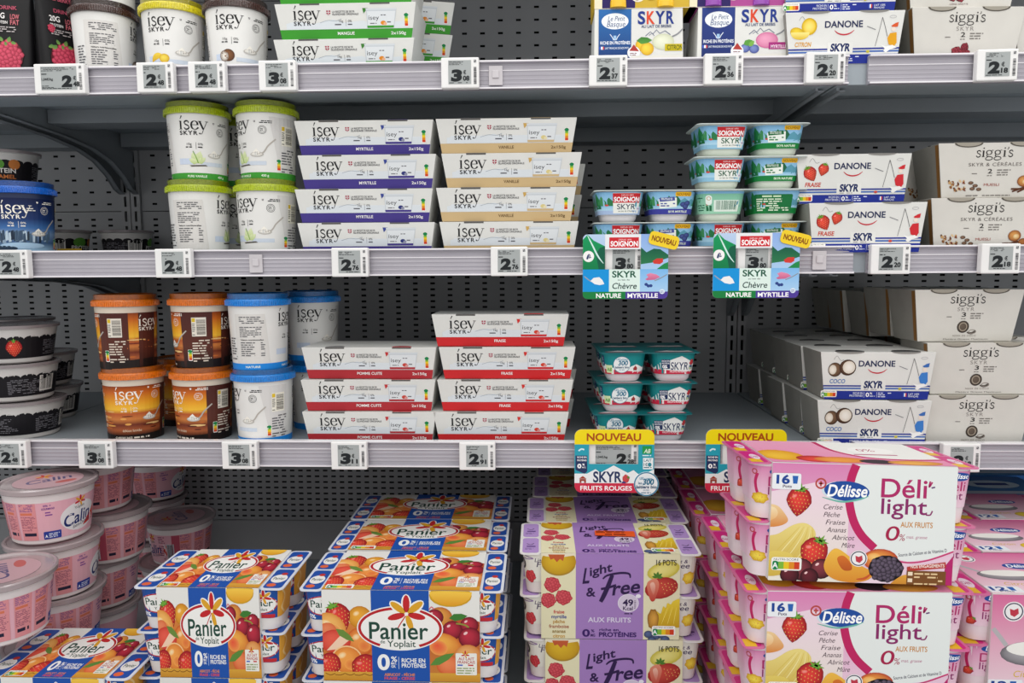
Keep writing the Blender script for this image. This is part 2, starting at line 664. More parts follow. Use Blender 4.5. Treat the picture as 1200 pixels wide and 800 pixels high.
def strawberry(P, cx, cy, s, rot=0.0, leaf=True, c0='#e8443a', c1='#8e1220'):
    P.blob(cx, cy, s * .82, s, c0, c1, rot, 16, -.2, -.1, shape=lambda a: 1.0 - .2 * max(0, math.sin(a)) * abs(math.cos(a)) * 2)
    q = []
    k, sn = math.cos(rot), math.sin(rot)
    for i in range(-3, 4):
        for j in range(-3, 4):
            x, y = (i + (j % 2) * .5) * .22, j * .24 + .08
            if x * x / .5 + y * y / .8 < 1:
                X, Y = cx + (x * k - y * sn) * s, cy + (x * sn + y * k) * s
                d = s * .035
                q.append([(X - d, Y), (X, Y - d * 1.5), (X + d, Y), (X, Y + d * 1.5)])
    P.many(q, '#e9b25a')
    P.blob(cx - k * s * .3, cy - s * .35, s * .2, s * .12, '#f2988c', c0, rot - .6, 10, 0, 0)
    if leaf:
        q = []
        for i in range(7):
            a = math.radians(-200 + 37 * i) + rot
            bx, by = cx + sn * s * .78, cy - k * s * .78
            l = s * (.55 if i % 2 else .42)
            ex, ey = bx + l * math.cos(a), by + l * math.sin(a) * .8
            px, py = -math.sin(a) * s * .13, math.cos(a) * s * .13
            q.append([(bx + px, by + py), (ex, ey), (bx - px, by - py)])
        P.many(q[::2], '#3f7a2c')
        P.many(q[1::2], '#6fa53a')


def drupes(P, cx, cy, rx, ry, c0, c1, seed=1, n=26, c2=None, rot=0.0):
    """raspberry or blackberry: a heap of little beads"""
    P.blob(cx, cy, rx, ry, c1, c2 or c1, rot, 14)
    rn = random.Random(seed)
    pts = [(math.sqrt((i + .5) / n) * .88, i * 2.39996) for i in range(n)]
    k, s = math.cos(rot), math.sin(rot)
    d = min(rx, ry) * 1.35 / math.sqrt(n)
    for r, a in pts[::-1]:
        x, y = r * math.cos(a) * rx, r * math.sin(a) * ry
        P.blob(cx + x * k - y * s, cy + x * s + y * k, d, d, c0, c1, 0, 7, -.3, -.3)
        P.lay -= .75
    P.lay += 1


def orange_fruit(P, cx, cy, rx, ry, rot=0.0, c0='#f7a94a', c1='#c8591c'):
    P.blob(cx, cy, rx, ry, c0, c1, rot)
    P.blob(cx - rx * .3, cy - ry * .32, rx * .3, ry * .22, '#fbe0ae', c0, rot - .5, 12, 0, 0)
    P.blob(cx + rx * .28, cy + ry * .3, rx * .45, ry * .4, mix(lin(c0), lin('#d2462c'), .55), c0, rot, 12, 0, 0)


def half_peach(P, cx, cy, rx, ry, rot=0.0, skin='#d9a222', flesh='#f2b648', pit='#b8482a'):
    P.blob(cx, cy, rx, ry, flesh, skin, rot, 18, 0, 0)
    P.blob(cx - rx * .1, cy, rx * .5, ry * .45, pit, flesh, rot, 12, 0, 0)


def wedge(P, cx, cy, rx, ry, a0, a1, c0, c1, rot=0.0):
    """a slice: part of a disc"""
    pts = []
    for i in range(13):
        a = math.radians(a0 + (a1 - a0) * i / 12)
        x, y = rx * math.cos(a), ry * math.sin(a)
        pts.append((cx + x * math.cos(rot) - y * math.sin(rot), cy + x * math.sin(rot) + y * math.cos(rot)))
    P.poly(pts, c0, c1)


def cherry(P, cx, cy, r, c0='#c23246', c1='#5c0c1c', stem=None):
    if stem:
        P.pen([(cx, cy - r * .8), ((cx + stem[0]) / 2 + r * .2, (cy - r + stem[1]) / 2), stem], r * .14, '#8a8f3c')
    P.blob(cx, cy, r, r * .95, c0, c1, 0, 16, -.3, -.35)
    P.ell(cx - r * .38, cy - r * .42, r * .2, r * .12, '#f0c4c4', 10, rot=-.6)


def pineapple(P, cx, cy, rx, ry, rot=0.0):
    """chunk of pineapple flesh with a ragged rim"""
    P.blob(cx, cy, rx, ry, '#f6dc50', '#cf9a1c', rot, 22, 0, 0, shape=lambda a: 1 + .1 * math.sin(7 * a))
    q = []
    for i in range(7):
        a = rot + .4 + i * .35
        q.append([(cx + rx * .2 * math.cos(a), cy + ry * .2 * math.sin(a)), (cx + rx * .8 * math.cos(a), cy + ry * .8 * math.sin(a)), (cx + rx * .8 * math.cos(a + .08), cy + ry * .8 * math.sin(a + .08))])
    P.many(q, '#b98a18')


def leaf(P, x0, y0, x1, y1, w, c='#4f8a34', c2=None):
    mx, my = (x0 + x1) / 2, (y0 + y1) / 2
    dx, dy = x1 - x0, y1 - y0
    P.poly([(x0, y0), (mx - dx * .2 - dy * w, my - dy * .2 + dx * w), (mx + dx * .2 - dy * w * .8, my + dy * .2 + dx * w * .8), (x1, y1),
            (mx + dx * .2 + dy * w * .8, my + dy * .2 - dx * w * .8), (mx - dx * .2 + dy * w, my - dy * .2 - dx * w)], c, c2)


def petals(P, cx, cy, r, edge=True):
    """six-petal flower in red and ochre with white outlines"""
    spec = [(-90, 1.0, '#c2272d'), (-142, 1.0, '#dca22c'), (-38, 1.05, '#dca22c'), (165, .98, '#c2272d'), (12, .98, '#c2272d'), (72, .9, '#dca22c')]
    for col_i in ((0, 1) if edge else (1,)):
        for a, l, c in spec:
            a = math.radians(a)
            w = .3 if col_i == 0 else .2
            rr = r * l
            ext = 1.1 if col_i == 0 else 1.0
            P.ell(cx + rr * .56 * math.cos(a), cy + rr * .56 * math.sin(a), rr * .48 * ext, rr * w * .9, '#f4f2ee' if col_i == 0 else c, 14, rot=a)
            P.lay -= 1
        P.lay += 1
    P.pen([(cx - r * .04, cy + r * .1), (cx - r * .3, cy + r * .5), (cx - r * .5, cy + r * .85)], r * .06, '#c2272d')


def spoon(P, x0, y0, x1, y1, r, c='#b9b9b4', heap=None):
    """spoon with its bowl at x0, y0 and its handle running to x1, y1"""
    P.pen([(x0, y0), (x0 + (x1 - x0) * .35, y0 - abs(y1 - y0) * .12), (x0 + (x1 - x0) * .6, y0 + (y1 - y0) * .55), (x1, y1)], r * .2, c)
    P.blob(x0, y0, r, r * .36, '#d8d8d4', c)
    if heap:
        P.poly([(x0 - r * .8, y0 - r * .02), (x0 - r * .4, y0 - r * .5), (x0 - r * .05, y0 - r * .8), (x0 + r * .3, y0 - r * .4), (x0 + r * .75, y0), (x0 + r * .3, y0 + r * .16), (x0 - r * .4, y0 + r * .16)], heap)


def price_digits(P, x, yb, h, main, cents, c='#17191b'):
    P.text(main, x - h * .12, x + h * .98, yb, h, c, .065, shear=.08)
    P.text('€', x + h * 1.12, x + h * 1.42, yb - h * .62, h * .36, c, .03)
    P.text(cents, x + h * 1.1, x + h * 1.75, yb, h * .44, c, .04)
# ------------------------------------------------------------------ the refrigerated cabinet: back wall, uprights, shelves, price rails
YB = 0.48                                   # back panel plane
XL, XM, XR = -0.843, 0.406, 1.656           # uprights
XW = -2.09


def struct(name, me=None, parent=None, loc=(0, 0, 0), label=None):
    o = bpy.data.objects.new(name, me)
    COL.objects.link(o)
    o.location = loc
    if parent:
        o.parent = parent
    else:
        o['kind'] = 'structure'
    if label:
        o['label'] = label
    return o


def perforated(x0, x1, z0, z1, px, pz, hw, hh, y, depth, margin=(0.02, 0.012)):
    """sheet with real slots, walls of the slots included"""
    g = G()
    nx = int((x1 - x0 - 2 * margin[0]) // px)
    nz = int((z1 - z0 - 2 * margin[1]) // pz)
    ox = (x0 + x1) / 2 - nx * px / 2
    oz = (z0 + z1) / 2 - nz * pz / 2
    xs, zs = [x0], [z0]
    for i in range(nx + 1):
        xs += [ox + i * px - hw / 2, ox + i * px + hw / 2]
    for i in range(nz + 1):
        zs += [oz + i * pz - hh / 2, oz + i * pz + hh / 2]
    xs.append(x1)
    zs.append(z1)
    n = len(xs)
    vs = [(x, y, z) for z in zs for x in xs]
    fs = []
    for j in range(len(zs) - 1):
        for i in range(n - 1):
            if i % 2 == 1 and j % 2 == 1:
                continue
            fs.append((j * n + i, j * n + i + 1, (j + 1) * n + i + 1, (j + 1) * n + i))
    g.add(vs, fs)
    # returned edge all round
    g.add([(x0, y, z0), (x1, y, z0), (x1, y, z1), (x0, y, z1), (x0, y + depth, z0), (x1, y + depth, z0), (x1, y + depth, z1), (x0, y + depth, z1)],
          [(0, 1, 5, 4), (1, 2, 6, 5), (2, 3, 7, 6), (3, 0, 4, 7)])
    return g


def plain_panel(x0, x1, z0, z1):
    return G().box(x0, x1, YB, YB + 0.012, z0, z1)


wall = struct('wall_back', G().box(XW - 0.05, XR + 0.05, YB + 0.02, YB + 0.03, 0.6, 2.4).mesh('wall_back', M_DARK))
for bx0, bx1 in ((XW, XL), (XL, XM), (XM, XR)):
    a, b = bx0 + 0.021, bx1 - 0.021
    for z0, z1, px, pz in ((1.725, 1.985, .036, .0246), (1.572, 1.7235, .036, .0246), (1.17, 1.5705, .036, .0123)):
        g = perforated(a, b, z0, z1, px, pz, .0098, .0042, YB, 0.012)
        struct('back_panel', g.mesh('back_panel', M_BACK, fix=False), wall)
    struct('back_panel', plain_panel(a, b, 1.987, 2.35).mesh('back_panel', M_BACK, bevel=0.001), wall)
    m = (a + b) / 2
    for p0, p1 in ((a, m - 0.012), (m - 0.011, b)):
        g = perforated(p0, p1, 0.914, 1.1685, .0178, .0125, .0098, .0036, YB, 0.012, margin=(0.004, 0.004))
        struct('back_panel', g.mesh('back_panel', M_BACK, fix=False), wall)
    struct('back_panel', plain_panel(a, b, 0.80, 0.9125).mesh('back_panel', M_BACK, bevel=0.001), wall)

for i, x in enumerate((XL, XM, XR)):
    up = struct('trim_%d' % (i + 1), None, loc=(x, 0, 0), label='slotted steel upright between two shelf bays')
    for s in (-1, 1):
        c = s * 0.0105
        g = G()
        w = 0.0095
        zs = [0.8]
        z = 0.86
        while z < 2.3:
            zs += [z, z + 0.021]
            z += 0.030
        zs.append(2.35)
        for j in range(len(zs) - 1):
            if j % 2 == 0:
                g.box(c - w, c + w, YB - 0.006, YB - 0.004, zs[j], zs[j + 1])
            else:
                g.box(c - w, c - 0.0026, YB - 0.006, YB - 0.004, zs[j], zs[j + 1])
                g.box(c + 0.0026, c + w, YB - 0.006, YB - 0.004, zs[j], zs[j + 1])
        g.box(c - w, c - w + .0015, YB - 0.004, YB + 0.015, 0.8, 2.35)
        g.box(c + w - .0015, c + w, YB - 0.004, YB + 0.015, 0.8, 2.35)
        struct('post', g.mesh('post', M_BACK), up)

RAIL_H = 0.0375
SHELVES = {'top': 1.732, 'middle': 1.4775, 'lower': 1.2015}
SURF = {k: v - 0.0085 for k, v in SHELVES.items()}


def bracket_mesh(zs):
    """cantilever arm: straight along the shelf, swept down to the upright"""
    pts = [(0.020, zs - 0.003), (YB - 0.006, zs - 0.003), (YB - 0.006, zs - 0.118), (0.452, zs - 0.110), (0.425, zs - 0.086), (0.385, zs - 0.064), (0.33, zs - 0.049), (0.25, zs - 0.040), (0.10, zs - 0.034), (0.020, zs - 0.033)]
    g = G().prism(pts, -0.002, 0.002, 'x')
    # folded lower flange that catches the light
    low = pts[2:]
    for (ya, za), (yb, zb) in zip(low, low[1:]):
        g.add([(-0.002, ya, za), (0.010, ya, za), (0.010, yb, zb), (-0.002, yb, zb), (-0.002, ya, za + .0015), (0.010, ya, za + .0015), (0.010, yb, zb + .0015), (-0.002, yb, zb + .0015)],
              [(0, 3, 2, 1), (4, 5, 6, 7), (0, 1, 5, 4), (2, 3, 7, 6)])
    return g.mesh('bracket', M_BRACKET)


def rail_mesh(x0, x1, zt):
    g = G()
    prof = [(0.0035, zt), (-0.0062, zt), (-0.0062, zt - .0022), (-0.002, zt - .0028)]
    n = 5
    for i in range(n):
        z = zt - .0055 - i * .0056
        prof += [(-0.0016, z), (-0.0021, z - .0010), (-0.0021, z - .0022), (-0.0016, z - .0032)]
    zb = zt - RAIL_H
    prof += [(-0.0018, zb + .0045), (-0.0068, zb + .0026), (-0.0068, zb), (0.0035, zb)]
    g.prism(prof, x0, x1, 'x')
    g.mi = 1  # bright edge lines: painted shine, same plastic as the rail
    g.box(x0 + .0005, x1 - .0005, -0.0068, .0036, zt - .0012, zt + .0007)
    g.box(x0 + .0005, x1 - .0005, -0.0073, -.0062, zb + .0004, zb + .0022)
    g.box(x0 + .0005, x1 - .0005, -.0026, -.0015, zt - .0126, zt - .0116)
    return g.mesh('price_rail', [M_RAIL, M_RAIL_SHINE])


def shelf(label, x0, x1, zt, rx0, rx1, rail=None, name='shelf_board'):
    """one shelf bay: pan, front flange, stiffener, two arms and the price rail clipped on its edge"""
    zs = zt - 0.0085
    r = Node(name)
    g = G().box(x0, x1, 0.006, YB - 0.008, zs - 0.003, zs)
    g.box(x0, x1, 0.004, 0.0065, zt - RAIL_H + .001, zs)
    r.part('pan', g.mesh('pan', M_STEEL, bevel=0.0006))
    r.part('front_flange', G().prism([(0.0065, zt - RAIL_H + .001), (0.0065, zt - RAIL_H + .0035), (0.066, zt - RAIL_H + .0035), (0.066, zs - .003), (0.068, zs - .003), (0.068, zt - RAIL_H + .001)], x0, x1, 'x').mesh('front_flange', M_LIP))
    r.part('stiffener', G().prism([(0.205, zs - .003), (0.205, zs - .026), (0.262, zs - .026), (0.262, zs - .003)], x0 + .012, x1 - .012, 'x').mesh('stiffener', M_BRACKET, bevel=.001))
    r.part('rear_beam', G().prism([(0.425, zs - .003), (0.425, zs - .03), (YB - .010, zs - .03), (YB - .010, zs - .003)], x0 + .012, x1 - .012, 'x').mesh('rear_beam', M_BRACKET, bevel=.001))
    bm_ = bracket_mesh(zs)
    r.part('bracket', bm_, (x0 + .007, 0, 0))
    r.part('bracket', bm_, (x1 - .018, 0, 0))
    place(r, (0, 0, 0), label=label, cat='shelf')
    if rail:
        place(Node('price_rail', rail_mesh(rx0, rx1, zt)), (0, 0, 0), label=rail, cat='price rail', group='price rails')


shelf('grey shelf underside at the very top edge of the photo', XL + .002, XM - .002, 2.03, XL, XM)
shelf('grey shelf underside above the cherry packs, top right edge', XM + .002, XR, 2.03, XM, XR)
shelf('grey shelf underside above the raspberry pouches, top left edge', XW, XL - .002, 2.03, XW, XL - .002)
for k, zt in SHELVES.items():
    what = {'top': 'upper shelf carrying the goat-milk and lemon packs', 'middle': 'middle shelf carrying the tan and purple banded cartons',
            'lower': 'lower shelf carrying orange tubs and red banded cartons'}[k]
    e0, e1 = {'top': (.419, .446), 'middle': (.436, .455), 'lower': (.428, .446)}[k]
    shelf('wide grey steel ' + what, XL + .002, XM - .002, zt, XL + .001, e0, 'long pale ribbed plastic rail along the ' + {'top': 'upper', 'middle': 'middle', 'lower': 'lower'}[k] + ' shelf edge')
    shelf({'top': 'grey steel shelf bay holding the cherry cup packs, upper right', 'middle': 'grey steel shelf bay holding the muesli cup packs, right side',
           'lower': 'grey steel shelf bay holding the stacked coconut packs, lower right'}[k], XM + .002, XR, zt, e1, XR, 'pale ribbed plastic rail under the ' + {'top': 'cherry', 'middle': 'muesli', 'lower': 'coconut'}[k] + ' cup packs, right side')
    shelf({'top': 'grey steel shelf bay left of the raspberry pouches, upper left edge', 'middle': 'grey steel shelf bay with black pots, far left of middle shelf',
           'lower': 'grey steel shelf bay beside the black pots, lower left edge'}[k], XW, XL - .002, zt, XW, XL - .0005, 'pale ribbed rail at the far left end of the ' + {'top': 'upper', 'middle': 'middle', 'lower': 'lower'}[k] + ' shelf row')

DECK = 0.828
dk = struct('floor', G().box(XW, XR, -0.52, YB - .002, DECK - .02, DECK).mesh('floor', M_STEEL, bevel=.002), label='grey steel bottom deck of the cabinet')
# ------------------------------------------------------------------ electronic price tags and shelf cards
def tag_tpl(main, cents, wide=False, glare=0, seed=1):
    W, H, T = (0.071 if wide else 0.0515), 0.0405, 0.0115
    r = Node('price_tag')
    body = G().box(-W / 2, W / 2, -T, 0, -H / 2, H / 2).mesh('tag_body', M_TAG, bevel=0.0016)
    b = r.part('tag_body', body)
    sx0, sx1 = (-W / 2 + .010, W / 2 - .0105)
    b.part('screen', G().box(sx0, sx1, -T - .0004, -T + .001, -H / 2 + .0052, H / 2 - .0040).mesh('screen', M_SCREEN))
    P = Print(0, 0, .001)
    a, e, ink = sx0 * 1000, sx1 * 1000, '#202427'
    P.lines(a + 1, e - (2 if wide else 7), -15, -9.5, 3, ink, seed=seed, h=.4)
    P.lines(a + 1, a + 9, -7.5, -4.5, 1, ink, seed=seed + 1, h=.4)
    if wide:
        P.text('1,04€/kg', a + 1, a + 17, 2.5, 3.2, ink, .02)
        P.lines(a + 1, a + 18, 9, 13, 2, ink, seed=seed + 2, h=.4)
    P.lines(a + 1, e - 1, 12.2, 14.6, 1, ink, seed=seed + 5, h=.35)
    dx = e - 20 if wide else a + 5
    price_digits(P, dx, 10.5, 13.5, main, cents, ink)
    x = W * 500
    P.bars(x - 7, -7, x - 3.2, 15.5, '#3c3c40', 17, seed, True)
    P.rect(x - 6.6, -16.5, x - 3.6, -13.2, '#55565a')
    P.many([[(x - 6, -16), (x - 5.2, -16), (x - 5.2, -15), (x - 6, -15)], [(x - 4.8, -14.6), (x - 4.1, -14.6), (x - 4.1, -13.7), (x - 4.8, -13.7)]], '#e8e8e8')
    b.part('price_print', P.build('price_print', plane_surf((0, -T - .0004, 0), (1, 0, 0), (0, 0, 1))))
    return r


_TAG_COUNT = [0]


def tag(px, shelf_key, main, cents, label, wide=False, rz=0.0, dy=0.0, Y=-0.0075):
    _TAG_COUNT[0] += 1
    zt = SHELVES[shelf_key]
    p = at(px, {'top': 92, 'middle': 308, 'lower': 533}[shelf_key], Y)
    t = tag_tpl(main, cents, wide, seed=_TAG_COUNT[0] * 7)
    place(t, (p.x, Y + .0005, zt - RAIL_H / 2 + .0005 + dy), rz, label, 'price tag', 'electronic price tags on the rails')


tag(75, 'top', '2', '48', 'wide white price tag under the black raspberry pouches and brown-lidded tub', wide=True)
tag(186, 'top', '2', '48', 'white price tag under the yellow-lidded lemon tub, left of its twin')
tag(246, 'top', '2', '48', 'white price tag under the coconut tub with brown lid')
tag(328, 'top', '3', '08', 'white price tag under left end of the green banded cartons')
tag(540, 'top', '3', '08', 'white price tag alone below the empty stretch of upper shelf')
tag(712, 'top', '2', '37', 'white price tag under the yellow lemon CITRON box')
tag(846, 'top', '2', '36', 'white price tag under the pink fruit box beside the lemon box')
tag(964, 'top', '2', '20', 'white price tag under the lemon twin pack, right end of the long rail')
tag(1163, 'top', '2', '18', 'white price tag under the cherry cup pack', rz=-.05)
tag(18, 'middle', '2', '48', 'white price tag under the dark blue waterfall tub')
tag(207, 'middle', '2', '48', 'white price tag under the green-lidded tubs')
tag(412, 'middle', '2', '76', 'white price tag under the purple banded MYRTILLE cartons')
tag(597, 'middle', '2', '76', 'white price tag under the tan banded VANILLE cartons')
tag(1040, 'middle', '2', '20', 'white price tag at the left end of the right-hand middle rail', rz=-.06)
tag(1167, 'middle', '2', '18', 'white price tag under the muesli cup packs')
tag(17, 'lower', '2', '48', 'white price tag under the black pots at the far left')
tag(117, 'lower', '3', '08', 'white price tag under the left orange tubs')
tag(284, 'lower', '3', '08', 'white price tag under the white and blue tubs')
tag(411, 'lower', '3', '11', 'white price tag under the POMME CUITE cartons')
tag(560, 'lower', '2', '91', 'white price tag under the FRAISE cartons')
tag(1122, 'lower', '2', '18', 'white price tag behind the top of the pink multipack, under coconut packs')
# tags that look out of the shelf cards
tag(730, 'middle', '3', '80', 'white price tag set in the left goat-milk shelf card')
tag(884, 'middle', '3', '80', 'white price tag set in the right goat-milk shelf card')
tag(718, 'lower', '2', '28', 'wide white price tag set in the left FRUITS ROUGES card', wide=True, dy=.001)
tag(874, 'lower', '2', '28', 'wide white price tag set in the right FRUITS ROUGES card', wide=True, dy=.001)


def goat_card():
    """card traced from the zoomed photo: 8.42 crop pixels a photo pixel"""
    s = 1 / (8.42 * 842)
    x0, y0 = 490, 352
    r = Node('shelf_card')
    hole = (290, 255, 635, 448)
    g = G()

    def bx(a, b, c, d):
        g.box((a - x0) * s, (c - x0) * s, -.0004, .0004, (y0 - d) * s, (y0 - b) * s)
    bx(75, 110 + 45, hole[0], 735 - 45)
    bx(hole[2], 155, 900, 690)
    bx(hole[0], 110, hole[2], hole[1])
    bx(hole[0], hole[3], hole[2], 735)
    # rounded outer corners
    R = 45
    for cx, cy, a0, xa, xb in ((120, 155, 180, 120, 290), (855, 155, 270, 635, 855), (855, 690, 0, 635, 855), (120, 690, 90, 120, 290)):
        pts = [(cx, cy)] + [(cx + R * math.cos(math.radians(a0 + 90 * i / 6)), cy + R * math.sin(math.radians(a0 + 90 * i / 6))) for i in range(7)]
        g.prism([((x - x0) * s, (y0 - y) * s) for x, y in pts], -.0004, .0004)
        top = cy < 300
        bx(xa, 110 if top else 690, xb, 155 if top else 735)
    card = r.part('card', g.mesh('card', M_CARD))
    P = Print(x0, y0, s)
    P.poly([(120, 110)] + [(120 + R * math.cos(math.radians(270 - 15 * i)), 155 + R * math.sin(math.radians(270 - 15 * i))) for i in range(7)] + [(75, 448), (290, 448), (290, 110)], '#bcd2ee', '#9cc0e8')
    P.poly([(75, 448), (75, 160), (120, 112), (180, 170), (290, 225), (290, 448)], '#0f9a5c', '#0b7c48')
    P.poly([(200, 300), (240, 240), (290, 225), (290, 448), (230, 448)], '#0c5c44')
    P.pen([(118, 118), (160, 200), (205, 290), (235, 340), (275, 390)], 16, '#cfeee8', taper=.7)
    P.poly([(635, 110), (855, 110)] + [(855 + R * math.cos(math.radians(270 + 15 * i)), 155 + R * math.sin(math.radians(270 + 15 * i))) for i in range(7)] + [(900, 448), (635, 448)], '#8fb0e8', '#a9cdf0')
    P.poly([(635, 235), (690, 285), (760, 250), (820, 255), (900, 310), (900, 340), (780, 380), (635, 400)], '#0e5a44', '#2b7a4c')
    P.poly([(790, 448), (860, 395), (900, 380), (900, 448)], '#1d8a4c')
    P.poly([(750, 370), (790, 345), (850, 345), (850, 380), (820, 400), (760, 395)], '#d23c34')
    P.rect(290, 110, 635, 255, '#e9ecef')
    P.rect(330, 140, 615, 240, '#cf2531')
    P.text('SOIGNON', 343, 605, 225, 48, '#ffffff', .03)
    P.text('DEPUIS 1895', 420, 545, 168, 12, '#f7d8d8', .01)
    P.ell(130, 322, 54, 54, '#f4f4f2')
    P.text('1', 108, 126, 345, 38, '#2a3a6a', .03, rot=.3)
    P.text('2', 132, 158, 340, 38, '#2a3a6a', .03, rot=-.3)
    P.rect(75, 448, 330, 665, '#0f94dc')
    P.rect(330, 448, 630, 665, '#dff2ea')
    P.rect(630, 448, 900, 665, '#7db9ec', '#a9d0f2')
    P.pen([(90, 515), (150, 560), (200, 575)], 10, '#9aa0a8')
    P.poly([(150, 560), (180, 530), (235, 522), (265, 550), (285, 590), (240, 600), (190, 590)], '#f1f1f1')
    P.text('SKYR', 360, 595, 525, 60, '#1d5a45', .025)
    P.text('au lait de', 415, 530, 556, 14, '#3a4a48', .01)
    P.text('Chèvre', 358, 596, 636, 56, '#22423f', .012, shear=.18)
    P.pen([(890, 500), (820, 540), (770, 560)], 10, '#8f98a4')
    P.poly([(690, 500), (730, 485), (790, 500), (825, 525), (770, 550), (700, 555), (680, 545), (710, 525)], '#e88fb0', '#c95f8c')
    for bx_, by_ in ((690, 595), (712, 610), (735, 608)):
        P.ell(bx_, by_, 17, 15, '#2f4488', 10)
    P.poly([(75, 665), (490, 665), (490, 735), (120, 735)] + [(120 + R * math.cos(math.radians(90 + 15 * i)), 690 + R * math.sin(math.radians(90 + 15 * i))) for i in range(7)], '#17803f')
    P.poly([(490, 665), (900, 665)] + [(855 + R * math.cos(math.radians(15 * i)), 690 + R * math.sin(math.radians(15 * i))) for i in range(7)] + [(490, 735)], '#4e3a98')
    P.text('NATURE', 205, 448, 724, 42, '#ffffff', .025)
    P.text('MYRTILLE', 510, 805, 724, 42, '#ffffff', .025)
    P.ell(845, 665, 26, 24, '#dfeaf6', 14)
    P.lines(828, 862, 655, 678, 2, '#3550a0')
    card.part('card_print', P.build('card_print', plane_surf((0, -.0004, 0), (1, 0, 0), (0, 0, 1)), ink=INK_GLOSS))
    # yellow sticker riding on the corner
    g2 = G().prism([(x * s, y * s) for x, y in rrect2(-145, -65, 145, 65, 40)], -.0012, -.0005)
    st = r.part('new_sticker', g2.mesh('new_sticker', mat('sticker_yellow', '#f2cf14', .4, var=.03)), ((855 - x0) * s, -.0008, (y0 - 172) * s), label='yellow corner sticker reading NOUVEAU')
    P = Print(0, 0, s)
    P.text('NOUVEAU', -118, 118, 26, 50, '#8a4a12', .03)
    st.part('sticker_print', P.build('sticker_print', plane_surf((0, -.0012, 0), (1, 0, 0), (0, 0, 1))))
    return r


def place_card(tpl, px, py, Y, label, roll=0.0):
    p = at(px, py, Y)
    o = place(tpl, p, 0, label, 'shelf card', 'promotional shelf cards')
    for c in o.children:
        if c.name.startswith('new_sticker'):
            c.rotation_euler = (0, math.radians(14), 0)
    return o


M_CLIP = mat('clear_clip', '#c9c4c8', .18, var=.05, coat=.4)
for px, k, lb in ((581, 'top', 'small clear plastic clip beside the lone upper price tag'), (300, 'middle', 'small clear plastic clip on the rail below the green tubs'), (960, 'middle', 'small clear plastic clip right of the goat-milk card')):
    p = at(px, 300, -.003)
    zc = SHELVES[k] - RAIL_H / 2
    x = p.x if k == 'middle' else at(px, 92, -.003).x
    cl = Node('rail_clip')
    cl.part('clip_plate', G().box(-.0095, .0095, -.0022, -.0002, -.0135, .0125).mesh('clip_plate', M_CLIP, bevel=.0007))
    cl.part('clip_hook', G().box(-.0045, .0045, -.0042, -.0022, -.004, .006).mesh('clip_hook', M_CLIP, bevel=.0006))
    place(cl, (x, -.0027, zc), 0, lb, 'clip', 'clear clips on the rails')


gc = goat_card()
place_card(gc, 675 + 490 / 8.42, 262 + 352 / 8.42, -.0245, 'goat-milk shelf card with NOUVEAU sticker, the left of the two')
place_card(gc, 886.5, 262 + 340 / 8.42, -.0245, 'goat-milk shelf card with NOUVEAU sticker, the right of the two')


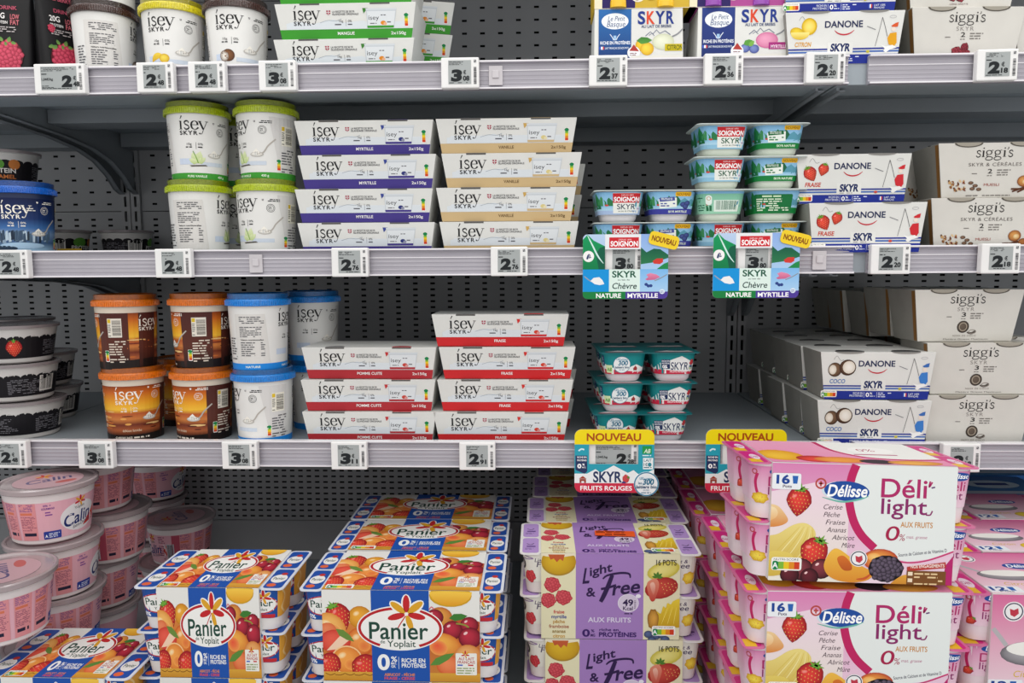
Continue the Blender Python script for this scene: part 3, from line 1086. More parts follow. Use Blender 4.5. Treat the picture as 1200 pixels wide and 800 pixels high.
def berry_card():
    s = 1 / (8.89 * 842)
    x0, y0 = 497, 340
    r = Node('shelf_card')
    g = G()
    hole = (230, 205, 748, 415)

    def bx(a, b, c, d):
        g.box((a - x0) * s, (c - x0) * s, -.0004, .0004, (y0 - d) * s, (y0 - b) * s)
    R = 75
    bx(78, 45 + R, hole[0], 725 - R)
    bx(hole[2], 45 + R, 915, 725 - R)
    bx(hole[0], 45, hole[2], hole[1])
    bx(hole[0], hole[3], hole[2], 725)
    arcs = {}
    for nm, cx, cy, a0, xa, xb in (('tl', 78 + R, 45 + R, 180, 78 + R, 230), ('tr', 915 - R, 45 + R, 270, 748, 915 - R), ('br', 915 - R, 725 - R, 0, 748, 915 - R), ('bl', 78 + R, 725 - R, 90, 78 + R, 230)):
        arc = [(cx + R * math.cos(math.radians(a0 + 90 * i / 6)), cy + R * math.sin(math.radians(a0 + 90 * i / 6))) for i in range(7)]
        arcs[nm] = arc
        g.prism([((x - x0) * s, (y0 - y) * s) for x, y in [(cx, cy)] + arc], -.0004, .0004)
        bx(xa, 45 if cy < 300 else 725 - R, xb, 45 + R if cy < 300 else 725)
    card = r.part('card', g.mesh('card', M_CARD))
    P = Print(x0, y0, s)
    P.poly(arcs['tl'] + arcs['tr'] + [(915, 205), (78, 205)], '#f4dc12')
    P.text('NOUVEAU', 205, 775, 165, 78, '#ad4c12', .03)
    P.rect(78, 205, 230, 415, '#2aa0b4')
    P.rect(748, 205, 915, 415, '#2aa0b4')
    P.rect(78, 415, 915, 520, '#2aa0b4')
    P.poly([(78, 520), (210, 520), (300, 470), (350, 510), (490, 430), (640, 510), (700, 480), (770, 540), (915, 470), (915, 622), (78, 622)], '#eef2f2')
    P.pen([(120, 275), (150, 255), (180, 262)], 16, '#dff2f6')
    P.poly([(88, 325), (212, 325), (212, 495), (185, 522), (88, 480)], '#26365f')
    P.text('RICHE EN', 106, 205, 352, 18, '#ffffff', .02)
    P.text('PROTÉINES', 106, 205, 385, 18, '#ffffff', .02)
    P.text('0', 108, 150, 460, 44, '#ffffff', .04)
    P.text('%', 160, 185, 432, 20, '#ffffff', .03)
    P.text('MAT.G.', 158, 198, 460, 14, '#ffffff', .03)
    P.rect(790, 220, 888, 305, '#1f9a4a')
    P.text('AB', 805, 872, 296, 44, '#e8f4e4', .02, shear=.2)
    P.lines(792, 886, 310, 335, 1, '#e8f4f4')
    P.rect(798, 348, 904, 470, '#eef4f4')
    P.text('LAIT', 808, 888, 388, 30, '#2b6a7c', .01)
    P.text('1€', 806, 846, 434, 30, '#2b6a7c', .02)
    P.ell(868, 420, 20, 22, '#2b8a9c', 14)
    P.lines(806, 892, 440, 462, 1, '#2b6a7c')
    P.text('SKYR', 275, 578, 610, 112, '#26365f', .025)
    P.poly([(125, 575), (165, 545), (205, 575)], '#a8402c')
    P.many([[(132, 578), (200, 578), (200, 620), (180, 620), (180, 600), (152, 600), (152, 620), (132, 620)]], '#9a4434')
    drupes(P, 620, 575, 36, 44, '#e05a58', '#b02a38', 2, 16)
    P.ell(598, 620, 22, 20, '#3a3f7c', 12)
    P.poly([(640, 540), (662, 555), (650, 575), (632, 565)], '#5a8a3c')
    P.poly([(915, 622)] + arcs['br'] + arcs['bl'] + [(78, 622)], '#cf2c48')
    P.text('FRUITS ROUGES', 140, 685, 700, 48, '#ffffff', .02)
    card.part('card_print', P.build('card_print', plane_surf((0, -.0004, 0), (1, 0, 0), (0, 0, 1)), ink=INK_GLOSS))
    n = 36
    disc = [(132 * s * math.cos(2 * math.pi * i / n), 132 * s * math.sin(2 * math.pi * i / n)) for i in range(n)]
    st = r.part('round_sticker', G().prism(disc, -.0014, -.0006).mesh('round_sticker', mat('sticker_white', '#eef3f5', .4, var=.02)), ((835 - x0) * s, 0, (y0 - 628) * s), label='round white and blue sticker')
    P = Print(0, 0, s)
    P.ring(0, 0, 130, 130, 12, '#2a7ea0', 36)
    P.text('LES', -70, -30, -50, 24, '#2a86a8', .02)
    P.text('LAITIERS', -20, 60, -42, 22, '#2a86a8', .03)
    P.text('les', -85, -48, 2, 26, '#24708f', .02)
    P.text('300', -40, 76, 5, 58, '#24708f', .035, shear=.15)
    P.text('laitiers bio', -108, 108, 46, 32, '#1d4c6e', .03, shear=.1)
    P.text('EN BIO', -30, 30, 74, 16, '#24708f')
    P.lines(-55, 55, 84, 104, 1, '#24708f')
    st.part('sticker_print', P.build('sticker_print', plane_surf((0, -.0014, 0), (1, 0, 0), (0, 0, 1))))
    return r


bc = berry_card()
place_card(bc, 664 + 497 / 8.89, 497 + 340 / 8.89, -.0225, 'yellow and teal FRUITS ROUGES card fully in view')
place_card(bc, 664 + 497 / 8.89 + 154, 497 + 340 / 8.89, -.0225, 'yellow and teal FRUITS ROUGES card half hidden behind the pink multipack')
# ------------------------------------------------------------------ round tubs with press-on lids
TUB_H, TUB_R0, TUB_R1 = 0.0990, 0.0385, 0.0432
TUB_PITCH = 0.1105
TS = 0.00028                                  # metres per traced pixel on tub labels
DEG = 2 * math.pi * (TUB_R0 + TUB_R1) / 2 / TS / 360


def small_lily(P, x, y):
    for a, l in ((-115, 58), (-75, 62), (-35, 50), (-155, 46)):
        a = math.radians(a)
        leaf(P, x, y, x + l * math.cos(a), y + l * math.sin(a), .3, '#dfe8bc', '#b9cc84')
    P.pen([(x + 4, y), (x - 6, y - 30), (x - 20, y - 60)], 4, '#6c9a3c')
    P.poly([(x - 40, y + 12), (x + 40, y + 8), (x + 50, y + 14), (x - 30, y + 18)], '#4c463c')


def tub_label(kind):
    P = Print(0, 0, TS)
    H = TUB_H / TS                            # 354 high
    y = lambda t: -H + t                      # t: pixels below the top of the wall
    dark = kind in ('sunset', 'falls')
    ink = '#f4efe6' if dark else '#1c1c1e'
    fine = '#e0d4c4' if dark else '#5c5c60'
    full = 180 * DEG
    if kind == 'sunset':
        P.grad(-full, y(52), full, y(H - 2), [(0, '#8a3c16'), (.12, '#c8641c'), (.3, '#e8a026'), (.42, '#f0bb38'), (.5, '#b4542a'), (.6, '#c97a3c'), (.7, '#6e2c1c'), (.8, '#a85a34'), (.9, '#2c1a18'), (1, '#241a18')])
        rn = random.Random(5)
        for i in range(46):
            x, yy = rn.uniform(-full, full), rn.uniform(185, 290)
            P.ell(x, y(yy), rn.uniform(15, 50), rn.uniform(2, 6), rn.choice(['#e0a052', '#7a3020', '#c46a30', '#512018', '#e8c080']), 10)
        for c, w in ((95, 62), (165, 40)):      # brown side panels
            P.grad((c - w / 2) * DEG, y(52), (c + w / 2) * DEG, y(H - 2), [(0, '#4c2420'), (.6, '#5a2c22'), (1, '#2a1a18')])
        P.poly([(-full, y(300)), (-40, y(320)), (60, y(318)), (full, y(296)), (full, y(H - 2)), (-full, y(H - 2))], '#1f1715')
        P.text('CHEESECAKE', -95, 0, y(338), 11, '#f0e6d8', .02)
        P.lines(8, 95, y(326), y(340), 1, '#f0e6d8', seed=3, h=.6)
        P.text('édition limitée', -48, 48, y(300), 14, '#f0dcc0', .0)
    elif kind == 'falls':
        P.grad(-full, y(44), full, y(H - 2), [(0, '#101c44'), (.35, '#1c3468'), (.5, '#3c6aa4'), (.6, '#7a94b8'), (.75, '#3c5c86'), (.88, '#9cc0dc'), (1, '#2c5c9c')])
        rn = random.Random(8)
        for i in range(60):
            x, b0 = rn.uniform(-150, 150), rn.uniform(212, 232)
            P.poly([(x, y(b0)), (x + 9, y(b0 - 4)), (x + 11, y(b0 + 44)), (x - 3, y(b0 + 48))], rn.choice(['#b8cad8', '#8fa6bc', '#2a3644', '#3c5068', '#50687e', '#1f2c3e']))
        P.ell(10, y(290), 110, 16, '#a8c6e0')
        P.ell(-80, y(305), 70, 14, '#24384e')
        P.text('NATURE', -80, -20, y(340), 10, '#ffffff', .02)
        P.lines(40, 90, y(92), y(112), 2, ink, seed=2)
        P.text('+', 22, 36, y(110), 14, ink, .02)
    band = {'vanilla': '#3f9a34', 'plain': '#1c86dc', 'coconut': None, 'lemon': None}.get(kind)
    if band:
        P.rect(-full, y(H - 36), full, y(H - 1), band)
        P.text({'vanilla': 'PURE VANILLE', 'plain': 'NATURE'}[kind], -50, 50, y(H - 14), 11, '#eef6e6', .02)
        P.text('450 g', 110, 150, y(H - 14), 11, '#eef6e6', .02)
        P.text({'vanilla': 'VANILLE', 'plain': 'NATURE'}[kind], -86 * DEG - 40, -86 * DEG + 40, y(H - 14), 11, '#eef6e6', .02)
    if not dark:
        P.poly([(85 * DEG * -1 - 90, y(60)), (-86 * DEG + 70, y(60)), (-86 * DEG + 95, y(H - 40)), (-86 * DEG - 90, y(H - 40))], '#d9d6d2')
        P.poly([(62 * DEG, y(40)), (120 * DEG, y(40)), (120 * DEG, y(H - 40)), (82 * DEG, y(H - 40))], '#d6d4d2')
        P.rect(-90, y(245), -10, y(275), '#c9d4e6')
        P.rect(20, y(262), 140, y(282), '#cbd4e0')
    # front word mark
    skyr_logo(P, -78, y(124 if dark else 100), 43, ink)
    P.text('10g', -44, -20, y(178), 11, ink)
    P.lines(-50, -8, y(182), y(194), 1, ink, seed=4)
    P.rect(0, y(164), 1.6, y(198), ink)
    P.text('0%', 10, 34, y(178), 11, ink)
    P.lines(10, 36, y(182), y(194), 1, ink, seed=5)
    # recipe line, seal and spoon to the right of it
    crest(P, 84, y(60), 9, ink if dark else '#3a3a40')
    P.lines(98, 172, y(58), y(74), 2, ink, seed=6, h=.55, ragged=False)
    P.ring(125, y(106), 21, 21, 1.8, ink, 18)
    P.ring(125, y(106), 15, 15, 1.4, ink, 14)
    P.lines(116, 134, y(98), y(114), 2, ink, seed=9)
    spoon(P, 92, y(228), 190, y(150), 36, '#b4aea6', '#f1ede4')
    if kind == 'vanilla':
        small_lily(P, 4, y(268))
    elif kind == 'lemon':
        wedge(P, -35, y(262), 34, 30, 10, 190, '#f2d24a', '#d8a81c', rot=2.6)
        P.blob(2, y(258), 26, 22, '#f4dc5c', '#cf9f18')
    elif kind == 'coconut':
        P.blob(-20, y(252), 33, 30, '#8a5a38', '#4a2c1a')
        P.blob(-40, y(256), 24, 27, '#f2ece2', '#5a3a24', 0, 16, 0, 0)
    # barcode, score and ingredients further round
    bc_ = 95 * DEG
    P.rect(bc_ - 22, y(80), bc_ + 48, y(180), '#ece8da' if not dark else '#e6dfd2')
    P.bars(bc_ + 2, y(90), bc_ + 44, y(172), n=20, vert=True)
    P.rect(bc_ - 20, y(84), bc_ - 4, y(104), '#d8b82a')
    P.lines(bc_ - 20, bc_ - 4, y(110), y(176), 7, '#5a5a5a', seed=3)
    nutri(P, 80 * DEG - 12, y(250), 80 * DEG + 12, y(310), True)
    P.lines(86 * DEG, 125 * DEG, y(196), y(318), 9, fine, seed=11)
    tb = -86 * DEG
    P.lines(tb - 62, tb + 66, y(70), y(110), 4, fine, seed=12)
    P.lines(tb - 62, tb + 66, y(122), y(180), 6, fine, seed=13)
    P.text('Valeurs nutritionnelles', tb - 60, tb + 60, y(196), 7, ink, .02)
    P.lines(tb - 60, tb + 20, y(202), y(280), 7, fine, seed=14)
    P.lines(tb + 46, tb + 68, y(202), y(280), 7, fine, seed=15)
    P.lines(tb - 140, tb - 90, y(180), y(300), 9, fine, seed=16)
    # the mark repeats at the back
    skyr_logo(P, 168 * DEG - 60, y(124 if dark else 100), 38, ink)
    # P.y runs 0 (bottom) .. -H (top)
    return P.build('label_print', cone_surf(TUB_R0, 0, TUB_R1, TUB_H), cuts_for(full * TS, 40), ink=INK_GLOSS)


LID_COL = {'green': '#aebf12', 'yellow': '#d2c414', 'brown': '#3a1d16', 'orange': '#e0740e', 'blue': '#0f7fd4', 'deepblue': '#0e62c8'}


def sparkle_mat(name, col):
    """moulded lid plastic with coarse pebbled relief"""
    if name in MATS:
        return MATS[name]
    m = mat(name, col, 0.16, var=0.16, scale=260, bump=0.0, coat=0.5)
    nt = m.node_tree
    v = nt.nodes.new('ShaderNodeTexVoronoi')
    v.inputs['Scale'].default_value = 600
    tc = [n for n in nt.nodes if n.type == 'TEX_COORD'][0]
    nt.links.new(tc.outputs['Object'], v.inputs['Vector'])
    bp = nt.nodes.new('ShaderNodeBump')
    bp.inputs['Strength'].default_value = 0.35
    bp.inputs['Distance'].default_value = 0.0015
    nt.links.new(v.outputs['Distance'], bp.inputs['Height'])
    nt.links.new(bp.outputs['Normal'], nt.nodes['Principled BSDF'].inputs['Normal'])
    return m


_LAB = {}


def tub_tpl(lid, kind):
    r = Node('skyr_tub')
    wall = {'falls': mat('tub_navy', '#16264c', .35, var=.03), 'sunset': mat('tub_cream', '#d9cdbc', .35, var=.03)}.get(kind, M_WHITE)
    body = G().lathe([(TUB_R0 - .002, 0), (TUB_R0, .0015), (TUB_R1, TUB_H), (TUB_R1 + .0016, TUB_H), (TUB_R1 + .0016, TUB_H + .003)], 48).mesh('tub_body', wall, smooth=True)
    b = r.part('tub_body', body)
    if kind not in _LAB:
        _LAB[kind] = tub_label(kind)
    b.part('label_print', _LAB[kind])
    z = TUB_H - .006
    R = 0.0464
    lm = sparkle_mat('lid_' + lid, LID_COL[lid])
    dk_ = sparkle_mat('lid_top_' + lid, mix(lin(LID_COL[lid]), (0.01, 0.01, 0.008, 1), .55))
    # upper tier, a shade darker than the bright band that grips the rim
    prof = [(R - .0034, z + .006), (R - .0030, z + .0182), (R - .0052, z + .0190), (R - .0064, z + .0180), (R - .0070, z + .0166)]
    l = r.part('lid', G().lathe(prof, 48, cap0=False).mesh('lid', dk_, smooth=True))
    band = G().lathe([(R - .0022, z + .0005), (R - .0002, z + .0012), (R, z + .0088), (R - .0008, z + .0105), (R - .0032, z + .0112)], 48, cap0=False, cap1=False)
    b_ = l.part('lid_band', band.mesh('lid_band', lm, smooth=True))
    g = G()
    for i in range(90):
        a = 2 * math.pi * i / 90
        c, s = math.cos(a), math.sin(a)
        tx, ty = -s * .0011, c * .0011
        ri, ro = R - .0005, R + .0007
        pts = [(ri * c - tx, ri * s - ty), (ro * c - tx * .6, ro * s - ty * .6), (ro * c + tx * .6, ro * s + ty * .6), (ri * c + tx, ri * s + ty)]
        g.loft([[(x, y, z + .0014) for x, y in pts], [(x, y, z + .0086) for x, y in pts]])
    l.part('grip_ribs', g.mesh('grip_ribs', lm), stuff=True)
    return r


TUBS = {}


def tub(lid, kind, px, Y, z, look, label, group=None, tilt=(0, 0), dx=0.0):
    """look: degrees the word mark is turned to the right of the viewer"""
    if (lid, kind) not in TUBS:
        TUBS[(lid, kind)] = tub_tpl(lid, kind)
    p = at(px, 300, Y)
    # px refers to the level of the tub; solve x on the row through its middle
    d = FW + RT * ((px - 600) / FPX) - UP * ((400 - 400) / FPX)
    mid = z + .05
    x = p.x
    for _ in range(4):
        q = Vector((x, Y, mid)) - CAM
        sx = 600 + FPX * q.dot(RT) / q.dot(FW)
        x += (px - sx) / FPX * q.dot(FW)
    return place(TUBS[(lid, kind)], (x + dx, Y, z), math.radians(look) + math.atan2(CAM.x - x, Y - CAM.y), label, 'skyr tub', group, tilt)


def px_x(px, Y, z):
    """x of photo column px at depth Y and height z"""
    x = 0.0
    for _ in range(6):
        q = Vector((x, Y, z)) - CAM
        x += (px - (600 + FPX * q.dot(RT) / q.dot(FW))) / FPX * q.dot(FW)
    return x


S1, S2, S3 = SURF['top'], SURF['middle'], SURF['lower']
YT = 0.062                                    # centre line of the front row of tubs
tub('brown', 'coconut', 124, YT + .004, S1, 82, 'white tub with brown lid turned to its ingredients, beside the black pouches', 'tubs on the upper shelf')
tub('brown', 'coconut', 122, YT + .004, S1 + TUB_PITCH, 30, 'white tub stacked on the brown-lidded tub, only its foot in view', 'tubs on the upper shelf')
tub('yellow', 'lemon', 205, YT, S1, -22, 'white lemon tub with bright yellow lid', 'tubs on the upper shelf')
tub('brown', 'coconut', 279, YT - .004, S1, -12, 'white coconut tub with brown lid beside the green banded cartons', 'tubs on the upper shelf')
g_ = 'green-lidded vanilla tubs'
tub('green', 'vanilla', 235, YT, S2, 64, 'green-lidded tub turned to its ingredients, lower left of the four', g_)
tub('green', 'vanilla', 313.5, YT, S2, -42, 'green-lidded tub showing spoon and barcode, lower right of the four', g_)
tub('green', 'vanilla', 233.5, YT, S2 + TUB_PITCH, -6, 'green-lidded tub with its word mark facing front, upper left of the four', g_)
tub('green', 'vanilla', 313.5, YT, S2 + TUB_PITCH, -58, 'green-lidded tub showing spoon and small print, upper right of the four', g_)
tub('green', 'vanilla', 276, YT + .098, S2, 12, 'green-lidded tub behind the gap between the front four, lower one', g_)
tub('green', 'vanilla', 276, YT + .098, S2 + TUB_PITCH, 20, 'green-lidded tub behind the gap between the front four, upper one', g_)
tub('deepblue', 'falls', 27, YT - .006, S2, -8, 'dark blue tub with a waterfall picture at the left edge')
o_ = 'orange-lidded sunset tubs'
tub('orange', 'sunset', 158, YT, S3, -8, 'orange-lidded sunset tub with its word mark in front, lower left', o_)
tub('orange', 'sunset', 238.5, YT, S3, -58, 'orange-lidded sunset tub showing a dark side panel, lower right', o_)
tub('orange', 'sunset', 149.5, YT - .004, S3 + TUB_PITCH - .001, -124, 'orange-lidded sunset tub with barcode at left, upper left', o_)
tub('orange', 'sunset', 237, YT, S3 + TUB_PITCH, -106, 'orange-lidded sunset tub with barcode in the middle, upper right', o_)
tub('orange', 'sunset', 216, YT + .108, S3, 20, 'orange-lidded sunset tub in the shadow behind the front four', o_)
w_ = 'blue-lidded white tubs'
tub('blue', 'plain', 310, YT - .018, S3, -72, 'blue-lidded white tub with barcode, lower of the front pair', w_)
tub('blue', 'plain', 304, YT - .020, S3 + TUB_PITCH, 70, 'blue-lidded white tub turned to its ingredients, upper of the front pair', w_)
tub('blue', 'plain', 372, YT + .085, S3, -5, 'blue-lidded white tub in the back row, lower one behind the red cartons', w_)
tub('blue', 'plain', 366, YT + .085, S3 + TUB_PITCH, -2, 'blue-lidded white tub in the back row, upper one in shadow', w_)


# ------------------------------------------------------------------ flat two-cup cartons, wider at the top
def flat_carton(kind):
    band, small, word = {'blueberry': ('#463a86', '#3c4a94', 'MYRTILLE'), 'vanilla': ('#cbb083', '#c9a45c', 'VANILLE'), 'mango': ('#3d9630', '#3f7f34', 'MANGUE'),
                         'apple': ('#b03038', '#c23a3c', 'POMME CUITE'), 'strawberry': ('#cc2a2e', '#d2342e', 'FRAISE')}[kind]
    r = Node('skyr_carton')
    W1, W0, D1, D0, H = 0.199, 0.1835, 0.096, 0.082, 0.0470
    g = G()
    g.frustum(W0, D0, W1, D1, 0, H)
    r.part('sleeve', g.mesh('sleeve', M_CARD, bevel=.0005))
    s = .000191
    P = Print(572, 288, s)
    dl = (W1 - W0) / 2 / s * (72 / 250)
    x0, x1 = 572 - W0 / 2 / s, 572 + W0 / 2 / s
    yb = 217
    P.rect(100 + 60, 160, 1000, 216, '#dde1e5', '#d6dce2') if kind != 'mango' else None
    P.poly([(130, 175), (200, 160), (330, 178), (480, 150), (560, 172), (700, 160), (760, 182), (1020, 165), (1030, 216), (130, 216)], '#d8dee3')
    P.poly([(x0, 288), (x0 - dl, yb), (x1 + dl, yb), (x1, 288)], band)
    P.rect(x0 + 8, 284, x1 - 8, 288, mix(lin(band), (0, 0, 0, 1), .25))
    ink = '#1d1d20'
    skyr_logo(P, 185, 150, 62, ink)
    crest(P, 432, 88, 30)
    P.text('LA RECETTE DE SKYR', 475, 640, 104, 13, '#3a3a40', .012)
    P.text('ISLANDAISE ORIGINALE', 475, 668, 121, 13, '#3a3a40', .012)
    P.pen([(380, 172), (440, 156), (500, 160), (540, 146)], 3, '#9aa4ae')
    P.text('16g', 522, 552, 170, 16, '#3a3a40')
    P.lines(490, 556, 176, 194, 1, '#55555c', seed=2)
    P.rect(572, 150, 574, 196, '#55555c')
    P.text('0%', 588, 616, 170, 16, '#3a3a40')
    P.lines(586, 620, 176, 194, 1, '#55555c', seed=3)
    # little picture of the cup
    P.poly([(698, 76), (738, 76), (706, 112)], small)
    P.poly([(726, 80), (948, 80), (926, 212), (730, 212)], '#c6ccd2')
    P.poly([(732, 98), (940, 98), (924, 196), (736, 196)], '#dde1e4')
    P.rect(722, 78, 950, 90, '#d4d9dd', r=5)
    P.text('ísey', 740, 818, 156, 30, '#3a3c40', .0)
    P.lines(832, 900, 118, 132, 1, '#55555c', seed=4)
    fruit = {'blueberry': '#2c3476', 'vanilla': '#d9c98a', 'mango': '#e08a24', 'apple': '#c8463c', 'strawberry': '#d2402c'}[kind]
    P.ell(848, 178, 20, 15, fruit, 12)
    P.ell(862, 184, 13, 11, mix(lin(fruit), (1, 1, 1, 1), .25), 10)
    P.lines(750, 810, 174, 188, 1, '#66666c', seed=5)
    P.lines(876, 912, 164, 182, 1, '#66666c', seed=6)
    P.poly([(728, 196), (926, 196), (924, 212), (730, 212)], band)
    nutri(P, 1002, 112, 1034, 208, True)
    wc = '#f4f2f0' if kind != 'vanilla' else '#6a5330'
    P.text(word, None, 570, 256, 21, wc, .014)
    P.text('2x150g', 902, 1012, 258, 20, wc, .012)
    tilt = (D1 - D0) / 2
    r.part('front_print', P.build('front_print', plane_surf((0, -D0 / 2, 0), (1, 0, 0), (0, -tilt, H))))
    # cup rims showing in the two slots of the lid
    for i, (cx, cc) in enumerate(((-.0500, band), (.0488, band))):
        g = G()
        pts = [(cx + .0142 * math.cos(math.radians(a)), -D1 / 2 + .0018 + .012 * math.sin(math.radians(a))) for a in range(0, 181, 15)]
        g.loft([[(x, y, H - .0006) for x, y in pts], [(x, y, H + .0008) for x, y in pts]])
        rim = r.part('cup_rim', g.mesh('cup_rim', mat('foil_' + kind, band, .3, metal=.2, var=.08) if i else mat('foil_grey', '#7d7c7c', .35, metal=.4)))
        P2 = Print(0, 0, 1, up=True)
        P2.rect(cx - .0140, -.0000, cx + .0140, .0022, '#5c5a58')
        rim.part('slot', P2.build('slot', plane_surf((0, -D1 / 2 + .0007, H - .0020), (1, 0, 0), (0, -tilt, H)), lift=.0006))
    return r


CART_PITCH = 0.0479
FLAT = {k: flat_carton(k) for k in ('blueberry', 'vanilla', 'mango', 'apple', 'strawberry')}


def flat_stack(kind, centers, Y, z, labels, group, rzs=None, pitch=CART_PITCH):
    """centers: photo column of each carton's middle, lowest first"""
    for i, (px, lb) in enumerate(zip(centers, labels)):
        zz = z + i * pitch
        place(FLAT[kind], (px_x(px, Y - .048, zz + .025), Y, zz), (rzs or [0] * 9)[i], lb, 'skyr carton', group)


YC = 0.066
flat_stack('blueberry', (429, 426, 430, 426), YC, S2, ('purple banded MYRTILLE carton at the bottom of its stack of four', 'purple banded MYRTILLE carton, second from the bottom of its stack',
           'purple banded MYRTILLE carton, third from the bottom of its stack', 'purple banded MYRTILLE carton on top of its stack of four'), 'purple banded cartons', (0, .008, -.005, .006))
flat_stack('vanilla', (596, 592.5, 599.5, 593), YC - .002, S2, ('tan banded VANILLE carton at the bottom of its stack of four', 'tan banded VANILLE carton, second from the bottom of its stack',
           'tan banded VANILLE carton, third from the bottom of its stack', 'tan banded VANILLE carton on top of its stack of four'), 'tan banded cartons', (.01, .012, -.006, .004))
flat_stack('apple', (432.5, 431, 432.5), YC, S3, ('dark red banded POMME CUITE carton at the bottom of its stack', 'dark red banded POMME CUITE carton in the middle of its stack',
           'dark red banded POMME CUITE carton on top of its stack'), 'dark red banded cartons', (.0, .01, -.01))
flat_stack('strawberry', (587, 592, 594, 586), YC, S3, ('bright red banded FRAISE carton at the bottom of its stack', 'bright red banded FRAISE carton, second from the bottom of its stack',
           'bright red banded FRAISE carton, third from the bottom of its stack', 'bright red banded FRAISE carton on top of its stack'), 'bright red banded cartons', (0, -.004, .006, 0))
flat_stack('mango', (403, 404.5, 403), YC - .004, S1, ('green banded MANGUE carton at the bottom, half behind the rail', 'green banded MANGUE carton in the middle of the front stack',
           'green banded MANGUE carton on top, cut by the photo edge'), 'green banded cartons', (0, 0, .01))
flat_stack('mango', (441, 446, 449), YC + .115, S1, ('green banded carton at the bottom of the stack behind, turned aside', 'green banded carton in the middle of the stack behind, turned aside',
           'green banded carton on top of the stack behind, turned aside'), 'green banded cartons', (.22, .30, .26))
flat_stack('vanilla', (603, 607, 610), YC + .112, S2, ('tan banded carton at the bottom of the row behind', 'tan banded carton, second one up in the row behind', 'tan banded carton, highest in the row behind'), 'tan banded cartons', (-.02, .03, .05))
flat_stack('strawberry', (600, 602), YC + .112, S3, ('bright red banded carton at the bottom of the row behind', 'bright red banded carton, second one up in the row behind'), 'bright red banded cartons', (.01, .03))


